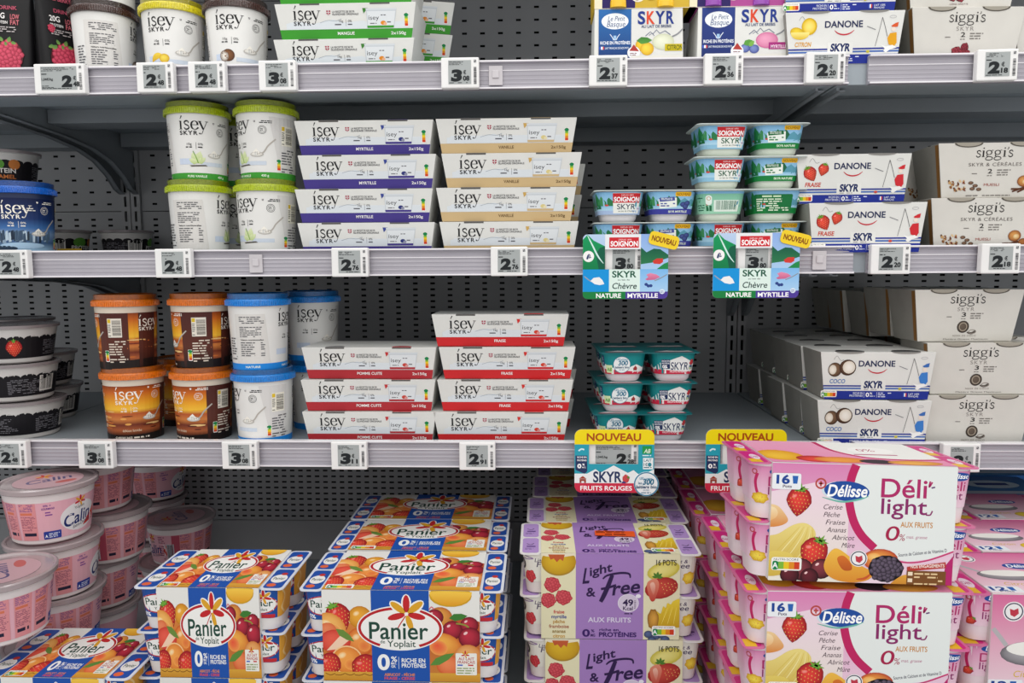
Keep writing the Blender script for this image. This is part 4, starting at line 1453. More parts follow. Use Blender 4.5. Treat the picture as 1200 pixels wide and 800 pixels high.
# ------------------------------------------------------------------ twin packs with a blue striped foot
def striped_pack(kind):
    r = Node('skyr_twin_pack')
    W1, W0, D1, D0, H = 0.158, 0.1425, 0.079, 0.073, 0.0676
    r.part('sleeve', G().frustum(W0, D0, W1, D1, 0, H).mesh('sleeve', [M_CARD, M_CARD_GREY], bevel=.0006, ends=True))
    s = .000206
    yb = 398 + H / s
    P = Print(488, yb, s)
    hw = lambda y: (W0 + (W1 - W0) * (yb - y) / (yb - 398)) / 2 / s

    def band(y0, y1, c):
        P.poly([(488 - hw(y0), y0), (488 + hw(y0), y0), (488 + hw(y1), y1), (488 - hw(y1), y1)], c)
    blue = '#1f2f8e'
    band(628, 638, blue)
    band(645, 656, '#4a6cb0')
    band(668, yb, blue)
    P.rect(385, 590, 548, 664, '#e2e2de')
    P.text('SKYR', 402, 530, 646, 46, '#1c2a5c', .045, shear=.12)
    P.lines(405, 525, 652, 662, 1, '#7a7a80', seed=2)
    P.text('DANONE', 362, 605, 497, 40, '#1d2750', .022)
    P.pen([(425, 515), (450, 535), (488, 543), (525, 535), (552, 515)], 9, '#c2283a', taper=.75)
    P.pen([(195, 450), (215, 425), (240, 455), (262, 450)], 3, '#9a9a98')
    fc, word = {'strawberry': ('#c8402e', 'FRAISE'), 'lemon': ('#d99a1c', 'CITRON'), 'coconut': ('#4a74b0', 'COCO')}[kind]
    if kind == 'strawberry':
        strawberry(P, 290, 500, 44, .3)
        strawberry(P, 205, 528, 54, -.5)
    elif kind == 'lemon':
        P.blob(262, 488, 50, 54, '#f2d23c', '#c9a012')
        P.blob(262, 488, 40, 43, '#f7e27c', '#e6c02c', 0, 16, 0, 0)
        P.blob(185, 525, 46, 32, '#f0d23c', '#c9a012', .3)
        wedge(P, 205, 530, 60, 40, -10, 190, '#f7e68a', '#d9b41c')
    else:
        P.blob(205, 520, 46, 50, '#8a6a50', '#3c281c')
        P.blob(290, 505, 56, 56, '#6a4c38', '#38241a')
        P.blob(298, 503, 42, 44, '#f2eee6', '#d8cdbc', 0, 16, 0, 0)
        P.blob(190, 520, 26, 34, '#efe8dc', '#cabfae', 0, 14, 0, 0)
    P.text(word, 172, 276, 614, 28, fc, .02, shear=.12)
    nutri(P, 118, 665, 225, 712)
    P.text('RICHE EN', 335, 400, 690, 13, '#dfe4f4', .01)
    P.text('PROTÉINES', 312, 400, 708, 13, '#dfe4f4', .01)
    P.rect(408, 676, 410, 714, '#dfe4f4')
    P.text('0', 420, 442, 708, 28, '#ffffff', .02)
    P.text('%', 446, 464, 692, 14, '#ffffff', .01)
    P.lines(446, 484, 698, 710, 1, '#dfe4f4', seed=3)
    P.rect(492, 676, 494, 714, '#dfe4f4')
    P.lines(502, 596, 676, 714, 3, '#dfe4f4', seed=4)
    P.rect(668, 682, 676, 706, '#3c5cc0')
    P.rect(676, 682, 684, 706, '#f2f2f2')
    P.rect(684, 682, 692, 706, '#c83a3a')
    P.text('LAIT 100%', 704, 776, 694, 12, '#dfe4f4', .01)
    P.text('FRANÇAIS', 704, 770, 710, 12, '#dfe4f4', .01)
    # line drawing of somebody fishing
    P.pen([(690, 620), (712, 520), (728, 440)], 3, '#6a6a6c')
    P.pen([(728, 440), (748, 500), (765, 560)], 3, '#4a4a4c')
    jc = {'strawberry': '#cc2b34', 'lemon': '#e0a01c', 'coconut': '#3c7cc8'}[kind]
    hc = {'strawberry': '#cc2b34', 'lemon': '#d8582c', 'coconut': '#3c6cb4'}[kind]
    P.poly([(785, 495), (812, 478), (832, 472), (828, 500), (800, 504)], hc)
    P.ell(802, 516, 15, 14, '#ecdccf', 12)
    P.poly([(782, 540), (822, 535), (826, 600), (812, 622), (775, 610), (765, 570)], jc)
    P.poly([(725, 612), (760, 622), (800, 614), (828, 630), (790, 640), (760, 660), (745, 650), (752, 636)], '#f0f0ee')
    P.pen([(632, 494), (660, 505), (688, 516)], 4, '#7a7a80')
    P.ring(795, 438, 22, 9, 2, '#9a9aa0', 14)
    P.ell(645, 652, 12, 9, '#c8483c' if kind == 'strawberry' else '#c0b23c', 10)
    tilt = (D1 - D0) / 2
    r.part('front_print', P.build('front_print', plane_surf((0, -D0 / 2, 0), (1, 0, 0), (0, -tilt, H))))
    for cx in (-.0385, .0385):
        g = G()
        pts = [(cx + .0195 * math.cos(math.radians(a)), -D1 / 2 + .0005 + .018 * math.sin(math.radians(a))) for a in range(0, 181, 15)]
        g.loft([[(x, y, H - .001) for x, y in pts], [(x, y, H + .0013) for x, y in pts]])
        rim = r.part('cup_rim', g.mesh('cup_rim', mat('foil_dark', '#4a4a4c', .35, metal=.5)))
        P2 = Print(0, 0, 1, up=True)
        P2.poly([(cx + .0195 * math.cos(math.radians(a)), .0034 - .0030 * math.sin(math.radians(a))) for a in range(0, 181, 20)], '#8a8884')
        rim.part('slot', P2.build('slot', plane_surf((0, -D1 / 2 + .0002, H - .0030), (1, 0, 0), (0, -tilt, H)), lift=.0006))
    return r


STRIPE = {k: striped_pack(k) for k in ('strawberry', 'lemon', 'coconut')}
SP = 0.0690


def stripe(kind, px, Y, z, label, group, rz=0.0, tilt=(0, 0)):
    place(STRIPE[kind], (px_x(px, Y - .039, z + .034), Y, z), rz, label, 'twin pack', group, tilt)


YD = .052
stripe('lemon', 990, YD - .012, S1, 'white CITRON twin pack with blue stripes at the end of the upper rail', 'lemon twin packs', -.02)
stripe('lemon', 987, YD - .008, S1 + SP, 'white CITRON twin pack on top, only its blue foot in view', 'lemon twin packs', -.02)
stripe('strawberry', 1017, YD - .018, S2, 'white FRAISE twin pack with blue stripes, lower of the two', 'strawberry twin packs', -.03)
stripe('strawberry', 1000, YD + .006, S2 + SP, 'white FRAISE twin pack with blue stripes, upper of the two', 'strawberry twin packs', -.015)
ord_ = ('second', 'third', 'fourth', 'fifth')
for lvl, px0, nm in ((0, 1024.5, 'lower'), (1, 1029, 'upper')):
    stripe('coconut', px0, YD - .010, S3 + lvl * SP, 'white COCO twin pack with blue stripes, %s one in front' % nm, 'coconut twin packs', -.03)
    x0 = px_x(px0, YD - .049, S3 + lvl * SP + .034)
    for i in range(4):
        y = YD - .010 + .0815 * (i + 1)
        place(STRIPE['coconut'], (x0 + random.Random(i + 9 * lvl).uniform(-.004, .004) + .004 * i, y, S3 + lvl * SP), -.02 + .02 * (i % 2),
              'white COCO twin pack in the %s level, %s row back, seen by its grey end' % (nm, ord_[i]), 'twin pack', 'coconut twin packs')


# ------------------------------------------------------------------ cream cup packs with the big cut-outs
def cream_pack(kind):
    r = Node('skyr_cup_pack')
    W1, W0, D1, D0, H = 0.154, 0.133, 0.080, 0.066, 0.0738
    r.part('sleeve', G().frustum(W0, D0, W1, D1, 0, H).mesh('sleeve', [M_CARD_WARM, M_CARD_GREY], bevel=.0006, ends=True))
    s = .0001755
    P = Print(495, 45 + H / s, s)
    ink = '#2c2a2a'
    logo_gg(P, 350, 626, 152, 50, ink)
    n, words = {'cherry': ('2', 'SKYR'), 'muesli': ('2', 'SKYR & CÉRÉALES'), 'coconut': ('3', 'SKYR')}[kind]
    if kind == 'muesli':
        P.text(words, 300, 700, 222, 26, '#6a6460', .0, space=1.1)
    else:
        P.text(words, 412, 545, 216, 30, '#8a8480', -.006, space=1.2)
    y = 262 if kind != 'muesli' else 278
    P.text(n, 450, 484, y, 34, ink, .01)
    P.lines(330, 420, y - 6, y + 8, 1, '#77726e', seed=2)
    P.lines(520, 630, y - 34, y + 22, 3, '#77726e', seed=3)
    P.lines(448, 486, y + 10, y + 24, 1, '#77726e', seed=4)
    if kind == 'cherry':
        drupes(P, 428, 372, 38, 40, '#a8404c', '#5a1420', 3, 14)
        drupes(P, 488, 380, 40, 38, '#a8404c', '#5a1420', 4, 14)
        drupes(P, 488, 335, 30, 28, '#9a3844', '#4a121c', 5, 12)
        P.text('CERISE GRIOTTE', 410, 550, 440, 11, '#7a5a5a')
    elif kind == 'muesli':
        rn = random.Random(4)
        for i in range(34):
            x, yy = rn.uniform(160, 290), rn.uniform(330, 410)
            P.ell(x, yy, rn.uniform(6, 15), rn.uniform(4, 10), rn.choice(['#8a5a34', '#c09a6a', '#5c3a24', '#d8bc94', '#7a3c2c']), 9, rot=rn.uniform(0, 3))
        for x, yy in ((330, 350), (365, 372), (345, 395), (395, 400)):
            P.blob(x, yy, 20, 13, '#8a6a54', '#382a24')
        P.text('MUESLI', 430, 545, 375, 20, '#a0483c', .0)
        P.blob(730, 340, 50, 44, '#d89a54', '#7a3c20')
        P.blob(742, 345, 26, 22, '#f0d8a4', '#c08440')
        for a, b in (((650, 420), (760, 380)), ((640, 400), (740, 400)), ((690, 425), (800, 370))):
            P.pen([a, b], 13, '#5a3420', smooth=False)
        P.blob(800, 390, 40, 30, '#b8743c', '#5c3018')
        P.lines(300, 660, 440, 456, 1, '#77726e', seed=8)
    else:
        P.blob(470, 345, 48, 50, '#6a5c50', '#2c2622')
        P.ring(470, 345, 34, 36, 8, '#a09484', 18)
        P.pen([(505, 390), (545, 398), (575, 375)], 18, '#57504a', taper=.6)
        P.ring(548, 385, 32, 18, 5, '#8a8078', 16)
        P.text('NOIX DE COCO', 395, 580, 425, 14, '#8a8078', .0, space=1.2)
        P.text('Matière Grasse Maximum', 320, 680, 452, 12, '#77726e')
    tilt = (D1 - D0) / 2
    r.part('front_print', P.build('front_print', plane_surf((0, -D0 / 2, 0), (1, 0, 0), (0, -tilt, H))))
    # cup rims rising through the oval cut-outs
    for cx in (-.0365, .0365):
        g = G()
        pts = [(cx + .0190 * math.cos(math.radians(a)), -D1 / 2 + .0006 + .020 * math.sin(math.radians(a))) for a in range(0, 181, 15)]
        g.loft([[(x, y, H - .001) for x, y in pts], [(x, y, H + .0007) for x, y in pts]])
        rim = r.part('cup_rim', g.mesh('cup_rim', mat('cup_rim_beige', '#a8a294', .35)))
        P2 = Print(0, 0, 1, up=True)
        P2.poly([(cx + .0190 * math.cos(math.radians(a)), .0066 - .0060 * math.sin(math.radians(a))) for a in range(0, 181, 15)], '#57524a')
        P2.poly([(cx + .0165 * math.cos(math.radians(a)), .0066 - .0046 * math.sin(math.radians(a))) for a in range(0, 181, 15)], '#a29c90')
        rim.part('cut_out', P2.build('cut_out', plane_surf((0, -D1 / 2 + tilt * .0066 / H, H - .0066), (1, 0, 0), (0, -tilt, H)), lift=.0004))
    # brown unprinted edge of the folded sleeve on the left end
    sl = (W1 - W0) / 2
    P3 = Print(0, 0, 1, up=True)
    P3.poly([(D0 / 2 - .009, 0.001), (D0 / 2 - .001, 0.001), (D1 / 2 - .001, H - .001), (D1 / 2 - .010, H - .001)], '#8a6234')
    r.part('raw_edge', P3.build('raw_edge', plane_surf((-W0 / 2, 0, 0), (0, -1, 0), (-sl, 0, H))))
    return r


CREAM = {k: cream_pack(k) for k in ('cherry', 'muesli', 'coconut')}
CP = 0.0748


def cream(kind, px, Y, z, label, group, rz=0.0):
    place(CREAM[kind], (px_x(px, Y - .040, z + .05), Y, z), rz, label, 'cup pack', group)


cream('cherry', 1134, .050, S1, 'cream cherry cup pack on the upper shelf', 'cherry cup packs', .03)
cream('cherry', 1100, .145, S1, 'cream cherry cup pack half hidden behind the front one', 'cherry cup packs', .0)
cream('cherry', 1131, .052, S1 + CP, 'cream cherry cup pack on top, cut by the photo edge', 'cherry cup packs', .0)
cream('cherry', 1258, .056, S1, 'cream cup pack at the right photo edge, upper shelf', 'cherry cup packs', .0)
cream('muesli', 1157, .048, S2, 'cream muesli cup pack with dried fruit picture, lower of the two', 'muesli cup packs', .0)
cream('muesli', 1168, .050, S2 + CP, 'cream muesli cup pack with dried fruit picture, upper of the two', 'muesli cup packs', -.03)
cream('muesli', 1112, .150, S2, 'cream muesli cup pack in the row behind, lower one', 'muesli cup packs', .02)
cream('muesli', 1116, .146, S2 + CP, 'cream muesli cup pack in the row behind, upper one with brown edge', 'muesli cup packs', -.04)
cream('coconut', 1146, .050, S3, 'cream coconut cup pack at the bottom of its stack of three', 'coconut cup packs', .0)
cream('coconut', 1151, .048, S3 + CP, 'cream coconut cup pack in the middle of its stack of three', 'coconut cup packs', .0)
cream('coconut', 1135, .056, S3 + 2 * CP, 'cream coconut cup pack on top of its stack of three', 'coconut cup packs', .025)
for i, (px, y) in enumerate(((1098, .140), (1070, .222), (1040, .305), (1018, .388))):
    for lv in range(3):
        cream('coconut', px + (52, 50, 0)[lv], y, S3 + (0, CP, 2 * SP + .0035 if i else 2 * CP)[lv], 'cream coconut cup pack, %s row back, %s level in the shadow' % (ord_[i], ('bottom', 'middle', 'top')[lv]), 'coconut cup packs', (.02, -.03, .05)[(i + lv) % 3])
# ------------------------------------------------------------------ square cups sealed under a shared film, four to a pack
def cup_mesh(w1, w0, rc, z0, z1, m, foot=.006):
    """rounded-square cup narrowing to a bowl-shaped foot"""
    rings = []
    for w, z in ((w0 * .70, z0), (w0 * .86, z0 + .0012), (w0 * .96, z0 + .005), (w0, z0 + foot + .004), (w1, z1)):
        rings.append([(x, y, z) for x, y in rring(w, w, min(rc, w * .45), 4)])
    return G().loft(rings).mesh('cup', m, smooth=True)


M_CUP_GOAT = mat('goat_cup_plastic', '#dfe6d8', .35, var=.03)
M_CUP_BERRY = mat('berry_cup_plastic', '#e6e0e4', .35, var=.03)


def goat_label(kind):
    """wrap-around label traced at five pixels a photo pixel; kind: face, side, code, text"""
    s = 1 / (5 * 815)
    P = Print(222, 186, s)                    # foot of the label
    hw = 310
    sky, berry = '#7fb6de', kind.endswith('_b')
    k = kind.split('_')[0]
    P.rect(205 - hw, 44, 205 + hw, 186, sky, '#a9d2e8')
    rn = random.Random(3)
    for i in range(14):
        x = 205 - hw + i * 44
        P.poly([(x - 40, 140), (x - 20, 100 + rn.uniform(-12, 10)), (x, 76 + rn.uniform(-8, 14)), (x + 26, 105), (x + 44, 140)], rn.choice(['#2c7a4a', '#3f8f58', '#1f6644', '#5a9ab0']))
    P.rect(205 - hw, 132, 205 + hw, 160, '#8ec4e4', '#b4daee')
    for cx in (85, 205 - 230, 205 + 230):
        P.poly([(cx - 40, 150), (cx - 34, 80), (cx - 10, 50), (cx + 14, 84), (cx + 26, 150)], '#2a8a4c', '#15683c')
        P.ell(cx + 60, 128, 12, 6, '#c8463c', 10)
    if k == 'face':
        P.rect(205 - hw, 160, 205 + hw, 186, '#8fc2de' if not berry else '#a8bfe2')
        P.rect(182, 50, 338, 178, '#eef0ea')
        P.rect(182, 52, 336, 112, '#c8242e')
        P.text('SOIGNON', 188, 330, 104, 28, '#ffffff', .03)
        P.text('DEPUIS 1895', 228, 294, 68, 8, '#f4dcdc', .01)
        P.text('SKYR', 205, 312, 152, 32, '#1f5a40' if not berry else '#3c4a5a', .012)
        P.text('au lait de Chèvre', 212, 308, 168, 9, '#3a4a44', .01)
        P.ell(334, 148, 13, 13, '#e8e8f2', 14)
        P.text('0%', 325, 343, 153, 9, '#7a4a9a', .02)
    elif k == 'side':
        P.rect(205 - hw, 152, 205 + hw, 186, '#14803c' if not berry else '#3c3f9c')
        P.text('SKYR MYRTILLE' if berry else 'SKYR NATURE', 200, 312, 176, 13, '#e6f2dc', .025)
        P.poly([(145, 92), (246, 82), (250, 140), (150, 150)], '#eef4ec')
        P.poly([(150, 84), (234, 76), (238, 100), (152, 108)], '#1f6a3c' if not berry else '#46509c')
        P.lines(160, 228, 82, 98, 2, '#e8f0e8', seed=3)
        P.lines(156, 244, 112, 140, 2, '#2c7a48' if not berry else '#46509c', seed=4, h=.55)
        P.rect(238, 46, 326, 74, '#e8b41c', r=8)
        P.text('NOUVEAU', 246, 318, 69, 15, '#8a5a12', .02)
        if berry:
            for x, y in ((285, 125), (308, 118), (300, 138)):
                P.blob(x, y, 17, 16, '#4a5a9c', '#1f2858')
    elif k == 'code':
        P.rect(205 - hw, 60, 205 + hw, 186, '#7fbfa4', '#9cd2b4')
        P.rect(178, 100, 322, 172, '#e2eee4')
        P.bars(190, 104, 312, 160, '#2c6a50', 26)
        P.rect(132, 70, 168, 130, '#eaf2ec', r=16)
        P.ring(150, 90, 12, 12, 3, '#b8863c', 14)
        P.rect(134, 134, 166, 168, '#1f6a44')
        P.lines(80, 126, 80, 170, 6, '#2c6a50', seed=5)
    else:
        P.rect(205 - hw, 150, 205 + hw, 186, '#14803c')
        P.rect(90, 66, 300, 180, '#14723c', r=10)
        P.lines(135, 260, 70, 88, 1, '#cfe6c4', seed=8, h=.6)
        P.lines(102, 288, 90, 172, 6, '#e6f2dc', seed=6, h=.5, ragged=True)
    P.lines(205 + 175, 205 + 270, 60, 175, 9, '#e8f2ec', seed=7)
    P.v = [(x, y * .9, z) for x, y, z in P.v]
    return P.build('label_print', rr_surf(GW0 + (GW1 - GW0) * .28, .0108, GW1, .0428, .014), cuts_for(.07, 34), ink=INK_GLOSS, lift=.0003)


GW1, GW0 = 0.068, 0.055
GOAT_H = 0.0447


def sheet(w, d, r, z, t, m, cx=0.0, cy=0.0):
    g = G()
    pts = [(x + cx, y + cy) for x, y in rring(w, d, r, 4)]
    g.loft([[(x, y, z) for x, y in pts], [(x, y, z + t) for x, y in pts]])
    return g.mesh('film', m)


def cup_pack(name, labels, pitch, film_m, cup_m, H, w1, w0, film_print=None, rows=2, film_gap=.006):
    r = Node(name)
    cm = cup_mesh(w1, w0, .014, 0, H - .0016, cup_m)
    i = 0
    for iy in range(rows):
        for ix in (0, 1):
            c = r.part('cup', cm, ((ix - .5) * pitch, (iy - (rows - 1) / 2) * pitch, 0))
            c.part('label_print', labels[i % len(labels)])
            i += 1
    f = r.part('film', sheet(pitch * 2 - film_gap + .007, pitch * rows - film_gap + .007, .008, H - .0016, .0012, film_m))
    if film_print:
        f.part('film_print', film_print)
    return r


M_FILM_GOAT = mat('film_goat', '#cfd8d4', .28, var=.06, scale=60)
GL = {k: goat_label(k) for k in ('face', 'side', 'code', 'text', 'face_b', 'side_b')}
goat_a = cup_pack('goat_skyr_pack', [GL['face'], GL['side'], GL['face'], GL['side']], .0785, M_FILM_GOAT, M_CUP_GOAT, GOAT_H, GW1, GW0, rows=1)
goat_b = cup_pack('goat_skyr_pack', [GL['code'], GL['text'], GL['face'], GL['side']], .0785, M_FILM_GOAT, M_CUP_GOAT, GOAT_H, GW1, GW0, rows=1)
goat_m = cup_pack('goat_skyr_pack', [GL['face_b'], GL['side_b'], GL['face_b'], GL['side_b']], .0735, M_FILM_GOAT, M_CUP_BERRY, GOAT_H, .0645, .052, rows=1)
YG = 0.050


def stack_of(tpl, pxs, Y, z, H, labels, cat, group, front=.039, rzs=None):
    for i, (px, lb) in enumerate(zip(pxs, labels)):
        zz = z + i * (H + .0002)
        place(tpl[i] if isinstance(tpl, (list, tuple)) else tpl, (px_x(px, Y - front, zz + .02), Y, zz), (rzs or [0] * 9)[i], lb, cat, group)


stack_of([goat_a, goat_b, goat_a, goat_a], (880, 880, 880, 883), YG, S2, GOAT_H, ('green goat-milk cup pack at the bottom, behind the right shelf card', 'green goat-milk cup pack showing barcode and text, second from bottom',
         'green goat-milk cup pack, third from the bottom of four', 'green goat-milk cup pack on top of the stack of four'), 'cup pack', 'green goat-milk cup packs', rzs=(0, .004, .012, .022))
stack_of(goat_m, (757, 757.5), YG, S2, GOAT_H, ('purple goat-milk blueberry cup pack, lower of the pair', 'purple goat-milk blueberry cup pack, upper of the pair'), 'cup pack', 'blueberry goat-milk cup packs', rzs=(0, .015))


def berry_label(kind):
    s = 1 / (6.4 * 820)
    P = Print(610, 283, s)
    hw = 330
    P.rect(610 - hw, 122, 610 + hw, 283, '#138a8c', '#0f7f86')
    pts = [(610 - hw, 250)]
    for i, x in enumerate(range(610 - hw, 610 + hw + 1, 60)):
        pts.append((x, 205 if i % 2 else 232))
    if kind == 'face':
        pts = [(610 - hw, 250), (360, 215), (440, 238), (500, 195), (540, 190), (600, 165), (660, 142), (720, 175), (780, 200), (850, 235), (610 + hw, 220)]
    P.poly([(610 - hw, 283)] + pts + [(610 + hw, 283)], '#eceeec')
    P.poly([(610 - hw, 243), (500, 246), (700, 262), (610 + hw, 255), (610 + hw, 283), (610 - hw, 283)], '#cc2846')
    if kind == 'face':
        P.poly([(512, 168), (576, 168), (576, 242), (512, 242)], '#22335c')
        P.text('RICHE EN', 516, 572, 186, 12, '#e8eef4', .02)
        P.text('PROTÉINES', 516, 572, 204, 11, '#e8eef4', .02)
        P.text('0%', 518, 556, 236, 24, '#ffffff', .03)
        P.text('SKYR', 582, 716, 248, 58, '#22335c', .01)
        P.text('FRUITS ROUGES', 575, 712, 270, 13, '#fbe6ea', .02)
        drupes(P, 745, 190, 20, 22, '#d8484c', '#9c2030', 3, 10)
        P.poly([(728, 212), (762, 216), (760, 246), (724, 246)], '#3a5a7c')
        P.ell(738, 238, 12, 10, '#c8d8a4', 10)
    else:
        P.ring(590, 208, 66, 66, 5, '#3c7a94', 26)
        P.ell(590, 208, 62, 62, '#eef3f4', 26)
        P.text('LES', None, 565, 172, 14, '#2a86a8', .02)
        P.text('LAITIERS', 575, 632, 176, 12, '#2a86a8', .03)
        P.text('300', 562, 634, 212, 34, '#22708f', .03, shear=.12)
        P.text('laitiers bio', 538, 644, 236, 17, '#1d4c6e', .03)
        P.text('EN BIO', None, 590, 252, 9, '#24708f')
        P.rect(462, 212, 516, 272, '#d8e8b4')
        P.text('AB', 468, 510, 258, 26, '#3f9a3c', .02, shear=.2)
        P.poly([(676, 238), (694, 214), (712, 238)], '#a83434')
        P.rect(680, 236, 708, 252, '#9c3a38')
        P.rect(404, 140, 452, 220, '#1f3c6a')
        P.lines(410, 446, 150, 212, 6, '#d8e4f0', seed=4)
    return P.build('label_print', rr_surf(BW0 + (BW1 - BW0) * .30, .0120, BW1, .0425, .014), cuts_for(.064, 32), ink=INK_GLOSS, lift=.0003)


BW1, BW0, BH = 0.0635, 0.0505, 0.0448
BL = {k: berry_label(k) for k in ('face', 'seal')}
P = Print(0, 0, .001)
rn_ = random.Random(9)
P.rect(-70, -70, 70, 70, '#0f7478')
for sx_ in (-36, 36):
    for sy_ in (-36, 36):
        P.text('SKYR', sx_ - 18, sx_ + 18, sy_ + 8, 12, '#22335c', .01)
        P.poly([(sx_ - 26, sy_ + 24), (sx_ - 8, sy_ + 10), (sx_ + 4, sy_ + 16), (sx_ + 24, sy_ + 12), (sx_ + 28, sy_ + 26)], '#dfe6e6')
        P.rect(sx_ - 28, sy_ + 25, sx_ + 28, sy_ + 30, '#b8304a')
FPRINT = P.build('film_print', plane_surf((0, 0, BH - .0004), (1, 0, 0), (0, 1, 0)), ink=INK_GLOSS)
M_FILM_TEAL = mat('film_teal', '#0f6c72', .3, var=.08, scale=60)
berry_pack = cup_pack('berry_skyr_pack', [BL['seal'], BL['face'], BL['seal'], BL['face']], .0725, M_FILM_TEAL, M_CUP_BERRY, BH, BW1, BW0, FPRINT)
stack_of(berry_pack, (752, 757, 761), .090, S3, BH, ('teal and red berry cup pack at the bottom of its stack', 'teal and red berry cup pack in the middle of its stack',
         'teal and red berry cup pack on top of its stack'), 'cup pack', 'teal berry cup packs', front=.074, rzs=(.03, .05, .02))


# ------------------------------------------------------------------ sheep-milk boxes beside the goat-milk ones
def sheep_box(kind):
    r = Node('sheep_skyr_box')
    W, D, H = 0.1235, 0.066, 0.0800
    r.part('box', G().frustum(W, D, W - .004, D, 0, H).mesh('box', M_CARD, bevel=.0006))
    s = .0002437
    P = Print(292, 95 + H / s, s)
    yb = 95 + H / s
    lemon = kind == 'lemon'
    P.rect(66, 97, 250, yb, '#2c6cb0' if lemon else '#2b3f86', '#1c2c66')
    P.ell(158, 162, 76, 44, '#eef2f4')
    P.text('Le Petit', 118, 212, 160, 26, '#24407a', .0, shear=.2)
    P.text('Basque', 112, 214, 192, 30, '#24407a', .0, shear=.2)
    P.pen([(130, 232), (144, 250), (150, 262), (166, 262), (172, 250), (186, 232)], 4, '#dfe8f2')
    P.rect(150, 240, 166, 262, '#9cc0e0')
    P.text('RICHE EN PROTÉINES', 76, 244, 288, 17, '#f0f4f8', .02)
    P.rect(70, 300, 80, 316, '#3c5cc0')
    P.rect(80, 300, 90, 316, '#f2f2f2')
    P.rect(90, 300, 98, 316, '#c83a3a')
    P.text('LAIT FRANÇAIS DE NOS PAYS', 104, 236, 314, 11, '#dfe6f0', .01)
    for ch, x0, x1, c in (('S', 286, 328, '#233a8a'), ('K', 336, 382, '#dc4a2c'), ('Y', 384, 438, '#233a8a'), ('R', 446, 490, '#233a8a')):
        P.text(ch, x0, x1, 178, 66, c, .03)
    P.text('AU LAIT DE BREBIS', 306, 474, 200, 15, '#3a4a74', .02)
    P.pen([(330, 245), (358, 222), (372, 234), (392, 212), (410, 232), (440, 218), (470, 240)], 4, '#5a6680', smooth=False)
    P.pen([(350, 242), (366, 230), (380, 244)], 3, '#5a6680', smooth=False)
    P.pen([(540, 208), (510, 236), (480, 250)], 8, '#8a8c90')
    P.blob(430, 278, 62, 44, '#e9ecd4' if lemon else '#eaa2c0', '#c8ccae' if lemon else '#cc6c98')
    if lemon:
        P.blob(310, 295, 36, 34, '#f2cc3c', '#cf9a18')
        P.blob(340, 315, 38, 36, '#f6d64c', '#d4a01c')
        leaf(P, 280, 270, 368, 268, .22, '#3f7a34', '#5a9a40')
    else:
        P.blob(310, 320, 26, 24, '#8090c8', '#38458a')
        P.blob(360, 325, 28, 24, '#8090c8', '#38458a')
        leaf(P, 300, 300, 350, 278, .3, '#5a9a40')
        leaf(P, 330, 310, 360, 280, .3, '#7ab04c')
    P.ell(265, 335, 36, 34, '#eceef0')
    P.poly([(240, 325), (265, 290), (295, 328)], '#b03a34')
    P.lines(244, 290, 334, 352, 2, '#7a3a44', seed=5)
    P.rect(440, 290, 545, 328, '#c8b414' if lemon else '#a8307c')
    P.text('CITRON' if lemon else 'MYRTILLE', 452, 540, 322, 26 if lemon else 18, '#4a5a1c' if lemon else '#f4dcec', .02)
    P.rect(40, 97, 62, yb, '#e2e2dc')
    P.rect(250, 352, 540, yb, '#e4e2da')
    r.part('front_print', P.build('front_print', plane_surf((0, -D / 2, 0), (1, 0, 0), (0, 0, 1)), clip=(-W / 2 + .001, 0, W / 2 - .002, H)))
    return r


def sheep_window_box(kind):
    """the carton laid above: arched windows with the coloured cups showing"""
    r = Node('sheep_cup_box')
    W, D, H = 0.142, 0.066, 0.060
    lemon = kind == 'lemon'
    base = '#c9a516' if lemon else '#a83a8a'
    r.part('box', G().frustum(W, D, W, D, 0, H).mesh('box', mat('sheep_box_' + kind, base, .5, var=.03), bevel=.0006))
    s = .0002437
    P = Print(340, 88, s)
    top = 88 - H / s
    P.rect(95, top, 280, 86, '#2a1c5c')
    P.rect(52, top, 95, 86, '#e8dfc0')
    P.rect(52, 86, 620, 90, '#f0ece0')
    P.ell(296, 18, 40, 36, '#e9e4d4')
    drupes(P, 296, 18, 28, 26, '#d8c8b4', '#a88a74', 4, 9)
    if lemon:
        P.blob(370, 15, 42, 32, '#f0d24a', '#b88a14')
    else:
        P.blob(360, 20, 26, 24, '#7a8ac4', '#38458a')
        P.blob(400, 12, 26, 24, '#7a8ac4', '#38458a')
        leaf(P, 345, -5, 385, 30, .3, '#5a9a40')
    pr = r.part('front_print', P.build('front_print', plane_surf((0, -D / 2, 0), (1, 0, 0), (0, 0, 1)), clip=(-W / 2, 0, W / 2, H)))
    for cx in (185, 450):
        g = G()
        x = (cx - 340) * s
        rings = []
        for rr, z in ((.0112, .0012), (.0108, .010), (.0094, .0135), (.0078, .0165), (.004, .0188)):
            rings.append([(x + rr * math.cos(a * math.pi / 12), -D / 2 + .0002 - .6 * rr * math.sin(a * math.pi / 12), z) for a in range(0, 13)])
        g.loft(rings, True, True)
        r.part('cup', g.mesh('cup', mat('sheep_cup_' + kind, '#e8b80c' if lemon else '#8a3aa4', .3, var=.05), smooth=True))
        P = Print(0, 0, 1, up=True)
        P.poly([(x + .0108 * math.cos(math.radians(a)), .0130 + .0098 * math.sin(math.radians(a))) for a in range(0, 181, 15)], '#dcd6c8')
        r.part('window_edge', P.build('window_edge', plane_surf((0, -D / 2, 0), (1, 0, 0), (0, 0, 1)), lift=.0022))
    return r


